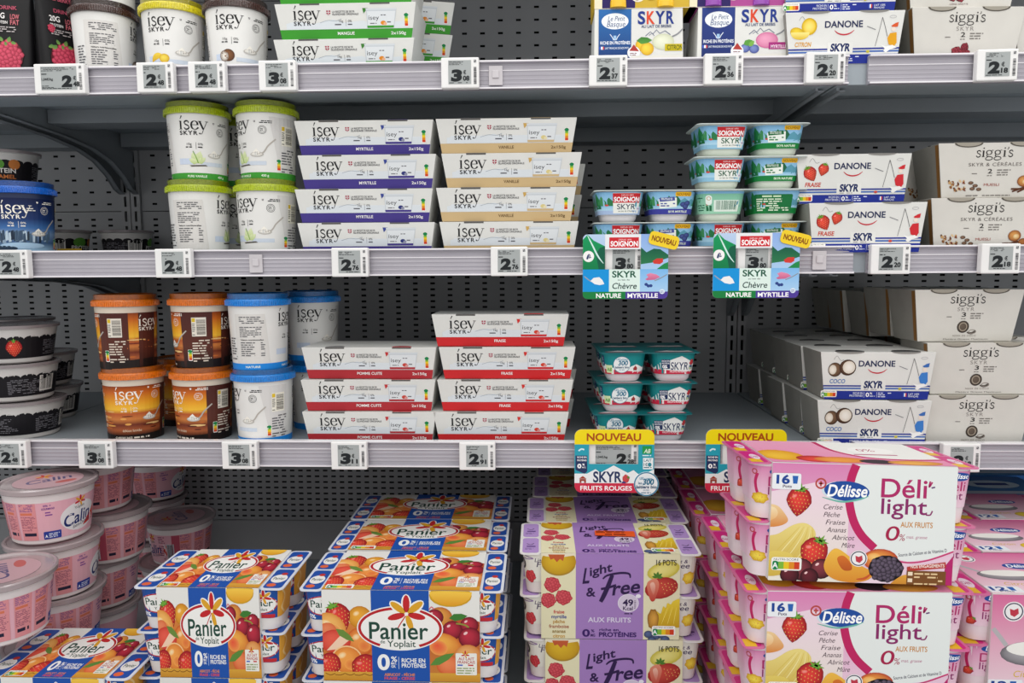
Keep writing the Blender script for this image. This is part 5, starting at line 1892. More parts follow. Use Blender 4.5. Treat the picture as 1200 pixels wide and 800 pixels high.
SHEEP = {k: sheep_box(k) for k in ('lemon', 'berry')}
SHEEPW = {k: sheep_window_box(k) for k in ('lemon', 'berry')}
YS = .046
for k, px, pxu, a in (('lemon', 748.5, 757, 'yellow CITRON'), ('berry', 870, 869, 'pink MYRTILLE')):
    place(SHEEP[k], (px_x(px, YS - .033, S1 + .05), YS, S1), .0, 'sheep-milk SKYR box with %s label in front' % a, 'box', 'sheep-milk boxes')
    place(SHEEPW[k], (px_x(pxu, YS - .033, S1 + .10), YS, S1 + .0803), .0, 'sheep-milk box with cup windows on top of the %s box' % a, 'box', 'sheep-milk boxes')
    for j in (1, 2):
        place(SHEEP[k], (px_x(px + 2 + 2 * j, YS - .033, S1 + .05) + .006 * j, YS + .072 * j, S1), .0, 'sheep-milk box %s behind the front %s one' % (('', 'right', 'two rows')[j], a), 'box', 'sheep-milk boxes')


# ------------------------------------------------------------------ black raspberry pouches
def pouch():
    r = Node('drink_pouch')
    W, D, H = 0.064, 0.034, 0.150
    rings = []
    for t, w, d in ((0, .92, 1.0), (.03, .98, 1.0), (.2, 1.0, .92), (.6, 1.0, .62), (.85, .98, .3), (.97, .96, .07), (1.0, .96, .05)):
        rings.append([(x, y, t * H) for x, y in rring(W * w, D * d, min(.012, D * d * .45), 4)])
    r.part('pouch_body', G().loft(rings).mesh('pouch_body', mat('pouch_black', '#0d0c0f', .45, var=.15, scale=40, spec=.25), smooth=True))
    s = .00018                                 # crop of 6.67 pixels a photo pixel
    P = Print(120, 535 + 60, s)
    ds = [(0, 1.0), (.03, 1.0), (.2, .92), (.6, .62), (.85, .3), (1, .05)]

    def surf(u, v, n):
        t = max(0, min(1, v / H))
        for (a, da), (b, db) in zip(ds, ds[1:]):
            if t <= b:
                d = da + (db - da) * (t - a) / (b - a)
                break
        return Vector((u, -D * d / 2 - n, v))
    P.text('RASPBERRY', 22, 200, -85, 36, '#c25a6c', .02)
    P.text('DRINK', 60, 190, 14, 30, '#b04a60', .02)
    P.text('20G', 22, 100, 88, 44, '#e8e4e2', .02)
    P.text('PROTEIN', 24, 120, 130, 22, '#dcd8d6', .02)
    P.text('LOW', 140, 205, 90, 38, '#c86a74', .02)
    P.text('FAT', 140, 205, 136, 38, '#c86a74', .02)
    P.lines(26, 206, 150, 200, 3, '#b8b0b0', seed=3)
    drupes(P, 118, 385, 112, 128, '#d8506a', '#8c1430', 3, 38, '#4a0a18')
    for a, b in (((40, 262), (-5, 300)), ((60, 255), (30, 310)), ((100, 248), (105, 300)), ((140, 250), (180, 280)), ((80, 250), (60, 225)), ((120, 255), (135, 222))):
        leaf(P, a[0], a[1] + 25, b[0], b[1] + 10, .3, '#4c7a3c', '#7a9a4c')
    drupes(P, 30, 150, 26, 34, '#d8506a', '#8c1830', 6, 14)
    r.part('front_print', P.build('front_print', surf, ink=INK_GLOSS, lift=.0012))
    return r


po = pouch()
place(po, (px_x(6, .035, S1 + .04), .052, S1), math.radians(14), 'black drink pouch with a large raspberry at the left edge', 'drink pouch', 'raspberry drink pouches')
place(po, (px_x(59, .045, S1 + .04), .072, S1), math.radians(52), 'black raspberry drink pouch turned aside, next to the white tub', 'drink pouch', 'raspberry drink pouches')


# ------------------------------------------------------------------ black low pots with a scalloped band
def scallop_pot(kind, R=.058, H=.056):
    r = Node('protein_pot')
    R0 = R * .84
    b = r.part('pot_body', G().lathe([(R0 * .95, 0), (R0, .002), (R, H - .004), (R + .003, H - .003), (R + .003, H - .0004), (R - .002, H)], 44).mesh('pot_body', mat('pot_white', '#c9c6c4', .35, var=.03), smooth=True))
    s = .001
    P = Print(0, 0, s)
    hw = math.pi * (R + R0) / 2 * 1000
    Hm = H * 1000
    P.rect(-hw, -Hm * .66, hw, -Hm * .14, '#17151a')
    n = 16
    for i in range(n):
        P.ell(-hw + (i + .5) * 2 * hw / n, -Hm * .66, hw / n * 1.02, Hm * .09, '#17151a', 14)
        P.lay -= 1
    P.lay += 1
    for c in (-75, 75, 150, -150):
        P.lines(c - 26, c + 26, -Hm * .62, -Hm * .2, 9, '#77757c', seed=int(c + 200), h=.4)
    P.rect(-58, -Hm * .68, -32, -Hm * .24, '#d9d6d2')
    P.bars(-56, -Hm * .66, -34, -Hm * .28, n=14)
    if kind == 'strawberry':
        strawberry(P, 8, -Hm * .42, 13)
    else:
        P.ell(-6, -Hm * .62, 13, 9, '#5c9a3c', 14)
        P.text('PROTEIN', -22, 22, -Hm * .38, 7, '#e8e4e0', .02)
        P.text('CARAMEL', -22, 22, -Hm * .22, 6, '#c8743c', .02)
        P.ell(20, -Hm * .62, 8, 8, '#c87a3c', 12)
    b.part('label_print', P.build('label_print', cone_surf(R0, 0, R, H), cuts_for(hw * .001, 44), lift=.0004))
    l = r.part('lid', G().lathe([(R + .0038, H - .0028), (R + .0042, H + .0016), (R + .001, H + .0022), (R - .004, H + .0006)], 44, cap0=False).mesh('lid', mat('pot_lid', '#8d8486', .25, var=.05, coat=.3), smooth=True))
    return r


sp_, pp_ = scallop_pot('strawberry'), scallop_pot('peanut')
PH = .0585
for i, (px, rz, lb) in enumerate(((0, 130, 'black scalloped pot at the bottom of the front column, left edge'), (-8, 100, 'black scalloped pot in the middle of the front column, left edge'), (-10, -6, 'black strawberry pot on top of the front column, left edge'))):
    place(sp_, (px_x(px, .075 - .05, S3 + .03 + i * PH), .075, S3 + i * PH), math.radians(rz) + .55, lb, 'pot', 'black scalloped pots')
for i, (px, rz, lb) in enumerate(((45, 95, 'black scalloped pot at the bottom of the second column'), (38, 120, 'black scalloped pot in the middle of the second column'), (11, 80, 'black scalloped pot on top of the second column'))):
    place(sp_, (px_x(px, .20, S3 + .03 + i * PH), .215, S3 + i * PH), math.radians(rz) + .55, lb, 'pot', 'black scalloped pots')
small = scallop_pot('peanut', .046, .056)
for i, (px, Y, z, rz, lb) in enumerate(((10, .17, 0, 20, 'black caramel pot hidden behind the waterfall tub, lowest of three'), (10, .17, .0585, 60, 'black caramel pot behind the waterfall tub, middle of three'), (10, .17, .117, 22, 'black PROTEIN pot peeping over the waterfall tub'),
                                    (76, .37, 0, 80, 'black pot in the dark at the back, left of two'), (150, .40, 0, 110, 'black pot in the dark at the back, right of two'))):
    place(small, (px_x(px, Y, S2 + z), Y, S2 + z), math.radians(rz), lb, 'pot', 'black caramel pots')
g = G().prism([(0, 0), (.046, 0), (.046, .021), (0, .021)], 0, .0008)
yl = Node('shelf_tag', g.mesh('shelf_tag', mat('tag_yellow', '#d8ac14', .5, var=.04)))
P = Print(0, 0, .001)
P.text('TRY NOW', 6, 40, -6, 9, '#5a4410', .02)
yl.part('tag_print', P.build('tag_print', plane_surf((0, 0, 0), (1, 0, 0), (0, 0, 1))))
place(yl, (px_x(68, .30, S2), .30, S2 + .0002), 0, 'small yellow card standing in front of the black pots at the back', 'card')
# ------------------------------------------------------------------ pink fresh-cheese tubs on the bottom deck
def pink_tub():
    r = Node('fresh_cheese_tub')
    R1, R0, H = 0.0585, 0.0485, 0.0760
    b = r.part('tub_body', G().lathe([(R0 * .95, 0), (R0, .0022), (R1, H), (R1 + .002, H), (R1 + .002, H + .002)], 48).mesh('tub_body', mat('tub_milky', '#e6dcdc', .3, var=.03), smooth=True))
    s = 1 / (6.95 * 880)                       # traced from the front tub
    P = Print(420, 700, s)
    hw = math.pi * (R1 + R0) / 2 / s
    top = 700 - (H - .0150) / s
    P.rect(420 - hw, top, 420 + hw, 658, '#e2a9b7', '#e2b0bc')
    for k in (0, 1):                           # printed once on each half of the wrap
        o = k * hw
        if k:
            o = hw * .98 - 40
        P.ell(580 + o, 500, 175, 130, '#e6e2e4', 26)
        petals(P, 572 + o, 372, 52, edge=False)
        P.text('Yoplait', 522 + o, 616 + o, 436, 22, '#3a4a44', .01, rot=-.12)
        P.text('Calin', 430 + o, 690 + o, 582, 104, '#1f2f6c', .017, shear=.22, rot=-.16)
        P.text('Extra-Onctueux', 510 + o, 700 + o, 606, 28, '#2c3a54', .01, shear=.25, rot=-.2)
        P.poly([(610 + o, 606), (660 + o, 540), (720 + o, 500), (760 + o, 440), (760 + o, 575)], '#d8482c', '#c22c2c')
    P.text('0% +', 290, 345, 362, 16, '#6a2a8a', .02)
    P.text('GOURMAND', 275, 368, 390, 17, '#6a2a8a', .02)
    P.lines(300, 352, 405, 450, 2, '#7a3a90', seed=2)
    P.rect(276, 585, 412, 655, '#2c3f94', r=8)
    P.text('A', 286, 308, 640, 26, '#ffffff', .02)
    P.lines(316, 404, 600, 645, 3, '#dfe4f4', seed=3)
    for cx, w, sd in ((170, 130, 4), (20, 120, 5), (-130, 120, 6)):
        P.rect(cx - w / 2, 326, cx + w / 2, 656, '#dd9297')
        P.lines(cx - w / 2 + 6, cx + w / 2 - 6, 330, 398, 6, '#7a4a8c', seed=sd)
        P.rect(cx - w / 2 + 8, 408, cx + w / 2 - 30, 428, '#d8775a')
        P.lines(cx - w / 2 + 6, cx + w / 2 - 6, 440, 570, 11, '#94506a', seed=sd + 3)
        P.lines(cx - w / 2 + 16, cx + w / 2 - 6, 585, 620, 1, '#24243c', seed=sd + 4, h=.8)
    P.rect(-270, 330, -190, 656, '#b85064')
    P.rect(-330, 430, -250, 640, '#c8c4cc')
    P.bars(-322, 440, -258, 630, n=16)
    P.lines(-420, -340, 340, 640, 14, '#8a3a58', seed=21)
    b.part('label_print', P.build('label_print', cone_surf(R0, 0, R1, H), cuts_for(hw * s, 44), ink=INK_GLOSS, lift=.00035))
    l = r.part('lid', G().lathe([(R1 + .0030, H - .0035), (R1 + .0050, H - .0020), (R1 + .0052, H + .0035), (R1 + .0030, H + .0050), (R1 + .0006, H + .0046), (R1 - .0012, H + .0022)], 48, cap0=False).mesh('lid', mat('lid_clear_pink', '#a39496', .2, var=.06, coat=.5), smooth=True))
    P = Print(0, 0, .001)
    P.ell(0, 0, 44, 44, '#bd9aa1', 32)
    P.text('Calin', -30, 28, 8, 20, '#5a5478', .014, shear=.22)
    petals(P, 0, -22, 12, edge=False)
    P.ell(16, 22, 14, 7, '#b8605c', 14)
    l.part('lid_print', P.build('lid_print', plane_surf((0, 0, H + .0024), (1, 0, 0), (0, 1, 0)), ink=INK_GLOSS))
    return r


pk = pink_tub()
PKH = 0.0815


def pink(px, Y, lvl, look, label, z0=DECK, tilt=(0, 0)):
    z = z0 + lvl * PKH
    x = px_x(px, Y, z + .04)
    place(pk, (x, Y, z), math.radians(look) + math.atan2(CAM.x - x, Y - CAM.y), label, 'fresh cheese tub', 'pink fresh cheese tubs', tilt)


for lv, px, Y, look, lb in ((0, -92, -.165, 60, 'pink tub at the foot of the nearest column, left edge'), (1, -90, -.165, 75, 'pink tub in the middle of the nearest column, left edge'),
                            (2, 3, -.165, 92, 'pink tub nearest the camera at the left edge, printed lid in view'),
                            (0, 62, -.026, 70, 'pink tub at the foot of the second column'), (1, 70, -.026, 80, 'pink tub, second one up in the second column'),
                            (2, 66, -.036, 52, 'pink tub directly under the one showing its name in front'), (3, 59, -.036, 14, 'pink tub on top with its name and red flower in front'),
                            (0, 118, .104, -60, 'pink tub at the foot of the third column'), (1, 119, .104, 72, 'pink tub, second one up in the third column'),
                            (2, 129, .093, 100, 'pink tub, third one up in the third column'), (3, 113, .093, 96, 'pink tub on top of the third column, just under the rail'),
                            (0, 206, .285, 84, 'pink tub at the foot of the rear column'), (1, 212, .285, 104, 'pink tub with barcode standing furthest right, on the rear column'),
                            (0, 180, .408, 40, 'pink tub at the very back against the wall, lowest'), (1, 182, .408, 40, 'pink tub at the very back against the wall, middle'),
                            (2, 184, .408, 30, 'pink tub at the very back against the wall, under the shelf')):
    pink(px, Y, lv, look, lb)


# ------------------------------------------------------------------ sleeved multipacks of square pots
def pot_node(parent, w, h, m, label, loc, rz):
    c = parent.part('pot', m, loc, rz)
    c.part('pot_label', label)
    return c


def pot_mesh(p, h, m):
    rings = []
    for w, z in ((p * .62, .0004), (p * .72, .0016), (p * .76, h * .22), (p * .88, h - .0016)):
        rings.append([(x, y, z) for x, y in rring(w, w, min(p * .22, w * .4), 4)])
    return G().loft(rings).mesh('pot', m, smooth=True)


def multipack(name, n, p, h, ws, sleeve_m, pot_m, film_m, front, top, pot_labels, film_print=None, layers=2, slant=0.0):
    """n pots wide and two deep, sleeve of width ws round the middle; front/top: functions giving a Print"""
    r = Node(name)
    H = h * layers + .001
    W = n * p
    g = G().frustum(ws, 2 * p - .002, ws, 2 * p - .002 + slant, 0, H)
    sl = r.part('sleeve', g.mesh('sleeve', sleeve_m, bevel=.0008))
    pr, s = front
    sl.part('front_print', pr.build('front_print', plane_surf((0, -p + .001, 0), (1, 0, 0), (0, -slant / 2, H)), clip=(-ws / 2, 0, ws / 2, H)))
    pr, sc = top
    base = plane_surf((0, -p + .001 - slant / 2, H), (1, 0, 0), (0, 1, 0))
    sl.part('top_print', pr.build('top_print', lambda u, v, nn: base(u, v * sc, nn), clip=(-ws / 2, 0, ws / 2, (2 * p - .002) / sc)))
    pm = pot_mesh(p, h, pot_m)
    k = 0
    for lv in range(layers):
        z = lv * h
        for sx in (-1, 1):
            for iy in (-1, 1):
                pot_node(r, p, h, pm, pot_labels[k % len(pot_labels)], (sx * (n - 1) * p / 2, iy * p / 2, z), 0)
                k += 1
        # the lidding film shows either side of the sleeve
        for sx in (-1, 1):
            w = (W - ws) / 2 + .001
            cx = sx * (ws / 2 + w / 2 - .0005)
            f = r.part('film', sheet(w, 2 * p - .001, .007, z + h - .0016, .0014, film_m, cx=cx))
            if film_print:
                f.part('film_print', film_print[0 if sx < 0 else 1], (cx, 0, z + h - .0002))
    return r


def plabel(fn, p, h, x0, y0, s, hw):
    """pot label drawn by fn, wrapped on the rounded-square pot"""
    P = Print(x0, y0, s)
    fn(P)
    return P.build('pot_label', rr_surf(p * .78, h * .30, p * .88, h - .0016, p * .22), cuts_for(hw, 24), ink=INK_GLOSS, lift=.0003)


# ---- blue fruit-basket packs
BP, BHH = 0.0625, 0.0575


def basket_front(P=None, squeeze=1.0):
    s = .000216
    P = Print(577, 240 + .116 / s, s)
    yb = 240 + .116 / s
    L, R, BL_, BR = 130, 1024, 410, 738
    P.rect(L, 240, R, yb, '#e6e4df')
    # left fruit
    P.poly([(L, 420), (200, 400), (300, 440), (BL_, 380), (BL_, yb), (L, yb)], '#d9853c', '#b85a2a')
    orange_fruit(P, 345, 400, 68, 66, 0, '#eeaa3c', '#c07a1c')
    strawberry(P, 225, 400, 88, -.5)
    orange_fruit(P, 180, 455, 95, 70, .7, '#f3b865', '#d98a3c')
    P.blob(160, 480, 50, 46, '#e8875c', '#d8683c')
    orange_fruit(P, 345, 545, 80, 85, 0, '#f09a4c', '#c85a20')
    P.blob(200, 545, 90, 70, '#e8604c', '#c8382c')
    P.poly([(150, 600), (240, 500), (300, 520), (220, 590)], '#f2cdb0')
    leaf(P, 205, 470, 310, 545, .16, '#6a8a3c')
    orange_fruit(P, 265, 655, 90, 86, 0, '#f6a650', '#d46c24')
    P.ring(265, 655, 90, 86, 8, '#f4c890', 24)
    strawberry(P, 165, 690, 80, .2, leaf=False)
    strawberry(P, 360, 705, 92, .5, leaf=False)
    P.rect(L, 725, BL_, yb, '#d8a23c', '#c88a2c')
    for i in range(5):
        P.pen([(L + 10 + i * 56, 735 + (i % 2) * 8), (L + 40 + i * 56, 745), (L + 66 + i * 56, 735)], 5, '#8a5a1c')
    # right fruit
    P.poly([(BR, 400), (850, 380), (960, 400), (R, 420), (R, yb), (BR, yb)], '#b8482e', '#c98238')
    P.blob(860, 268, 120, 66, '#f0c83c', '#c8961c')
    wedge(P, 862, 246, 120, 80, 0, 180, '#f6c84c', '#e09a24')
    P.blob(800, 395, 70, 60, '#e8a84c', '#b8602c')
    cherry(P, 770, 395, 50)
    cherry(P, 870, 470, 58)
    leaf(P, 850, 400, 955, 385, .2, '#3f7a34')
    cherry(P, 965, 440, 52)
    cherry(P, 968, 515, 66, stem=(890, 430))
    P.blob(820, 555, 100, 66, '#f2b04c', '#d06c2c', .3)
    P.blob(790, 575, 52, 44, '#e8583c', '#f0a050', .3)
    P.blob(850, 680, 74, 60, '#ee8a58', '#d0582c')
    leaf(P, 740, 680, 880, 605, .14, '#5a8a3c')
    P.blob(955, 620, 75, 66, '#eeb06c', '#cf7c3c')
    P.rect(BR, 725, R, yb, '#d8a23c', '#c88a2c')
    P.pen([(740, 350), (752, 335), (768, 350)], 6, '#d86a7c')
    # centre panel
    P.rect(BL_, 240, BR, yb, '#1f52a8')
    P.ell(572, 462, 245, 132, '#f2f0ec', 40)
    P.ring(572, 462, 238, 125, 16, '#b8242c', 40, 120, 268)
    P.ring(572, 462, 238, 125, 16, '#b8242c', 40, -60, 62)
    petals(P, 610, 378, 108)
    P.text('Panier', 396, 732, 526, 100, '#24483c', .012)
    P.text('de', 458, 486, 552, 20, '#3a544a', .01)
    P.text('Yoplait', 498, 660, 572, 38, '#24483c', .008)
    P.text('0', 440, 510, 708, 88, '#f4f4f2', .03)
    P.text('%', 518, 552, 660, 30, '#f4f4f2', .02)
    P.text('MAT.', 518, 550, 678, 14, '#f4f4f2', .02)
    P.text('GR.', 518, 545, 696, 14, '#f4f4f2', .02)
    P.rect(560, 632, 563, 704, '#c8d4ea')
    P.text('RICHE EN', 578, 712, 664, 24, '#f4f4f2', .02)
    P.text('PROTÉINES', 578, 716, 694, 24, '#f4f4f2', .02)
    P.text('ABRICOT - PÊCHE', 478, 652, 746, 16, '#e88a3c', .02)
    P.text('FRAISE - CERISE', 478, 652, 768, 16, '#e0504c', .02)
    P.rect(885, 605, 1005, 735, '#eceae2', r=6)
    petals(P, 940, 614, 24, edge=False)
    P.text('AU LAIT', 900, 990, 646, 16, '#b84a50', .02)
    P.text('FRANÇAIS', 896, 994, 666, 16, '#b84a50', .02)
    P.rect(895, 672, 925, 680, '#3c5cc0')
    P.rect(955, 672, 985, 680, '#c83a3a')
    P.lines(892, 998, 688, 730, 3, '#8a9a5c', seed=3)
    nutri(P, 140, yb - 40, 300, yb - 4) if False else None
    return P


def basket_top():
    P = basket_front()
    nutri(P, 146, 716, 305, 768)
    return P


def basket_pot(fruit):
    def fn(P):
        P.rect(-150, -100, 150, 0, '#1f4f9c')
        P.rect(-150, -100, -66, 0, fruit)
        P.rect(58, -100, 150, 0, '#dca03c')
        P.pen([(75, -90), (95, -60), (75, -30), (95, -5)], 7, '#e8c888')
        P.ell(-4, -48, 62, 34, '#f0eeea')
        P.ring(-4, -48, 62, 34, 4, '#b8242c', 26)
        P.text('Panier', -48, 44, -42, 24, '#24483c', .012)
        P.text('Yoplait', -20, 26, -26, 9, '#24483c', .01)
        petals(P, 14, -72, 26)
        P.text('0%', -60, -34, -4, 13, '#ffffff', .02)
        P.rect(-10, -14, 50, -1, '#c22c34' if fruit != '#d88a3c' else '#d8742c', r=3)
    return fn


bp_labels = [plabel(basket_pot(c), BP, BHH, 0, 0, .000385, .05) for c in ('#b83034', '#d88a3c', '#a8243c', '#e0a048')]
M_BPOT = mat('basket_pot', '#e4dedb', .35, var=.03)
M_BFILM = mat('basket_film', '#dcdfe8', .3, var=.04)


def film_art(w, d, fn):
    out = []
    for sx in (-1, 1):
        P = Print(0, 0, 1, up=True)
        fn(P, w / 2 - .003, d / 2 - .004, sx)
        out.append(P.build('film_print', plane_surf((0, 0, 0), (1, 0, 0), (0, 1, 0)), ink=INK_GLOSS, lift=.0001))
    return out


def basket_film(P, a, b, sx):
    for y0, y1 in ((-b, -.002), (.002, b)):
        P.rect(-a, y0, a, y1, '#2450a4', r=.005)
        P.ell(0, (y0 + y1) / 2, a * .85, (y1 - y0) * .22, '#eceae6')
        cy = (y0 + y1) / 2
        P.text('Panier', -a * .62, a * .62, cy - .003, .0075, '#24483c', .012)
        P.ell(a * .2, cy + (y1 - y0) * .25, a * .35, .004, '#c2342c', 12)
        P.ell(-a * .3, cy - (y1 - y0) * .34, a * .5, .005, '#e0683c', 12)


P_ = basket_front()


def basket(n, ws):
    W = n * BP
    scx = ws / .193
    fr, tp = basket_front(), basket_top()
    for q in (fr, tp):
        q.v = [(x * scx, y, z) for x, y, z in q.v]
    fa = film_art((W - ws) / 2, 2 * BP, basket_film)
    return multipack('fruit_yogurt_pack', n, BP, BHH, ws, M_CARD, M_BPOT, M_BFILM, (fr, 1), (tp, 2 * BP / .116), bp_labels, fa)


bask4, bask3 = basket(4, .1935), basket(3, .128)
BKH = 2 * BHH + .0020
by = -.190 + BP


def put(tpl, px, Yfront, half, z, rz, label, cat, group, zpx=None):
    x = px_x(px, Yfront, z if zpx is None else zpx)
    return place(tpl, (x, Yfront + half, z), rz, label, cat, group)


gb = 'blue fruit basket packs'
ZB = DECK + BKH
put(bask4, 469, -.190, BP, ZB, .0, 'blue fruit basket pack nearest the middle, large logo facing front', 'yogurt pack', gb, ZB + .1)
put(bask4, 470, -.190, BP, DECK, .0, 'blue fruit basket pack under the front middle one, below the photo edge', 'yogurt pack', gb, ZB)
for i, (px, dz) in enumerate(((488, 0), (503, 0))):
    y = -.190 + (i + 1) * .1285
    put(bask4, px, y, BP, ZB, 0, 'blue fruit basket pack, %s row back, only its top in view' % ord_[i], 'yogurt pack', gb, ZB + .11)
    put(bask4, px, y, BP, DECK, 0, 'blue fruit basket pack in the lower level, %s row back' % ord_[i], 'yogurt pack', gb, ZB + .11)
put(bask3, 243, -.188, BP, ZB, .0, 'narrow blue fruit basket pack left of the middle one', 'yogurt pack', gb, ZB + .1)
put(bask3, 246, -.188, BP, DECK, .0, 'narrow blue fruit basket pack lowest on the left, below the photo edge', 'yogurt pack', gb, ZB)
place(Node('riser', G().box(-.09, .09, -.06, .06, 0, .0148).mesh('riser', M_STEEL, bevel=.001)), (-.584, -.218 + BP, DECK + .0001), 0, 'low grey steel riser under the bottom left corner pack', 'riser')
place(bask3, (-.590, -.218 + BP, DECK + .015), 0, 'blue fruit basket pack standing low in the bottom left corner', 'yogurt pack', gb)


# ---- purple light packs
LP_, LH = 0.0588, 0.0575


def light_front():
    s = .000228
    P = Print(545, 238 + .116 / s, s)
    yb = 238 + .116 / s
    L, R, A, B = 150, 940, 348, 734
    P.rect(L, 238, R, yb, '#e2dcb8')
    P.rect(A, 238, B, yb, '#a07cba')
    # left column
    P.blob(250, 290, 100, 82, '#dcb42c', '#b88a1c')
    P.poly([(L, 238), (348, 238), (342, 250), (270, 262), (180, 258), (L, 250)], '#e8dfc4')
    P.poly([(190, 246), (285, 246), (275, 285), (258, 272), (240, 292), (222, 270), (204, 278)], '#c05a34')
    P.ring(250, 290, 100, 82, 9, '#a8842c', 26, 20, 160)
    drupes(P, 213, 425, 45, 45, '#d85a62', '#a82a38', 1, 22)
    drupes(P, 190, 518, 42, 44, '#d85a62', '#a82a38', 2, 22)
    drupes(P, 278, 500, 46, 44, '#d85a62', '#a82a38', 3, 22)
    for i, (w, c) in enumerate((('fraise', '#c24a44'), ('myrtille', '#3c4a94'), ('pêche', '#b88a3c'), ('framboise', '#a8644c'), ('ananas', '#94783c'), ('citron', '#c8963c'))):
        P.text(w, None, 252, 596 + i * 29, 20, c, .022)
    # word mark in brush script
    ink = '#2f1c48'
    P.text('L', 386, 424, 416, 88, ink, .02, shear=.25, rot=-.1)
    P.text('ight', 428, 560, 372, 50, ink, .02, shear=.22, rot=-.24)
    P.text('&', 408, 462, 492, 52, ink, .02)
    P.pen([(502, 388), (530, 366), (600, 352), (650, 356), (658, 380)], 13, ink, taper=.4)
    P.pen([(556, 364), (530, 436), (506, 492), (490, 524)], 26, ink, taper=.2)
    P.pen([(492, 448), (530, 440), (578, 424)], 14, ink)
    P.text('ree', 556, 712, 484, 78, ink, .02, shear=.25, rot=-.12)
    P.ell(648, 530, 60, 54, '#cfc3d6', 26)
    P.ring(648, 530, 60, 54, 3, '#e8e0ee', 26)
    P.ell(705, 488, 15, 12, '#e8e4ee', 12)
    P.text('49', 616, 676, 545, 36, ink, .03)
    P.text('Kcal', 618, 674, 572, 22, ink, .02)
    P.lines(682, 692, 512, 566, 6, ink, seed=2)
    P.lines(626, 676, 586, 600, 1, ink, seed=3)
    P.text('AUX FRUITS', 418, 664, 645, 28, '#d9cfe6', .02)
    P.text('0', 386, 430, 732, 42, '#3c2064', .03)
    P.text('%', 436, 456, 706, 16, '#3c2064', .02)
    P.text('MG', 434, 460, 732, 16, '#3c2064', .02)
    P.text('riche en', 484, 594, 698, 16, '#3c2064', .02)
    P.text('PROTÉINES', 482, 696, 732, 26, '#3c2064', .03)
    # right column
    P.blob(845, 335, 95, 50, '#dccf6c', '#c2b444', -.3)
    P.blob(845, 335, 80, 38, '#e4da86', '#d2c45c', -.3)
    P.blob(835, 438, 96, 62, '#c84a3c', '#9c2424', -.25)
    P.shape([(752, 420), (775, 390), (806, 384), (822, 420), (808, 480), (795, 515), (772, 508)], '#dc8a70', '#b83a30')
    P.shape([(770, 420), (788, 404), (800, 430), (790, 480)], '#eab8a4', '#cc6a58')
    q_ = []
    for i in range(16):
        x_, y_ = 835 + (i % 5) * 19 + (i // 5) * 6, 410 + (i // 5) * 18 + (i % 2) * 6
        q_.append([(x_ - 3, y_), (x_, y_ - 4), (x_ + 3, y_), (x_, y_ + 4)])
    P.many(q_, '#e9b868')
    for dx, dy in ((-20, -30), (5, -38), (28, -26), (-30, -8), (34, -4)):
        leaf(P, 810, 378, 810 + dx, 378 + dy, .22, '#4c7a2c')
    P.shape([(800, 575), (832, 590), (846, 548), (862, 556), (870, 528), (890, 534), (905, 514), (950, 512), (950, 660), (880, 668), (800, 672), (775, 640)], '#e8cc3c', '#c49a1c')
    for i in range(7):
        P.pen([(820 + i * 17, 655), (838 + i * 15, 610), (862 + i * 12, 550)], 3, ('#cfa828', '#f0dc6c')[i % 2], taper=.8)
    P.blob(790, 625, 32, 62, '#d8a044', '#8a5a1c', 0, 16, .2, -.1, shape=lambda a: 1 + .07 * math.sin(9 * a))
    for x, y in ((765, 715), (812, 722), (842, 718), (784, 752), (860, 745)):
        P.blob(x, y, 26, 22, '#5a6a94', '#28304c')
    nutri(P, 784, 664, 918, 722)
    P.text('16 POTS', 804, 918, 304, 32, '#3a342c', .012)
    return P


def light_pot(kind):
    def fn(P):
        P.rect(-150, -100, 150, 0, '#e0dcd2')
        P.text('Light &', -26, 30, -72, 13, '#3c2c54', .01, shear=.2)
        P.text('Free', -20, 36, -54, 18, '#3c2c54', .01, shear=.2)
        P.ell(-75, -60, 17, 20, '#3c3a40', 16)
        P.ell(-75, -60, 9, 12, '#b8b4b4', 14)
        if kind:
            pineapple(P, 40, -18, 24, 22)
            P.poly([(50, -100), (110, -100), (92, -84), (66, -82)], '#d8a82c')
            pineapple(P, 86, -40, 24, 28)
        else:
            drupes(P, -44, -20, 20, 20, '#d84a4c', '#a42434', 2, 12)
            drupes(P, 80, -24, 22, 22, '#d84a4c', '#a42434', 3, 12)
            P.pen([(-60, -92), (-30, -84), (-66, -80)], 3, '#8a6a9c')
    return fn


lp_labels = [plabel(light_pot(k), LP_, LH, 0, 0, .000385, .05) for k in (0, 0, 1, 1)]


def light_film(P, a, b, sx):
    for y0, y1 in ((-b, -.002), (.002, b)):
        P.rect(-a, y0, a, y1, '#b292cc', r=.005)
        cy = (y0 + y1) / 2
        P.pen([(-a * .5, cy + .006), (0, cy + .002), (a * .4, cy + .007)], .0015, '#3c2c54')
        P.rect(-a * .5, cy - .006, a * .6, cy - .002, '#5a3c7c')
        P.lines(-a * .7, a * .7, cy - .016, cy - .009, 2, '#6a5488', seed=4)


lws = .180
light = multipack('light_yogurt_pack', 4, LP_, LH, lws, M_CARD, mat('light_pot', '#ded4d0', .35, var=.03), M_FILM, (light_front(), 1), (light_front(), 2 * LP_ / .116), lp_labels,
                  film_art((4 * LP_ - lws) / 2, 2 * LP_, light_film))
gl = 'purple light yogurt packs'
LKH = 2 * LH + .0020
put(light, 719, -.118, LP_, DECK + .020, .0, 'purple light yogurt pack at the bottom, cut by the photo edge', 'yogurt pack', gl, DECK + .08)
put(light, 715, -.118, LP_, DECK + .020 + LKH, .0, 'purple light yogurt pack with its whole front in view', 'yogurt pack', gl, DECK + LKH + .05)
for i in range(3):
    for lv in range(2):
        put(light, 712 - 3 * i, -.118 + (i + 1) * .1215, LP_, DECK + .020 + lv * LKH, 0, 'purple light yogurt pack, %s row back, %s level' % (ord_[i], ('lower', 'upper')[lv]), 'yogurt pack', gl, DECK + LKH + .1)
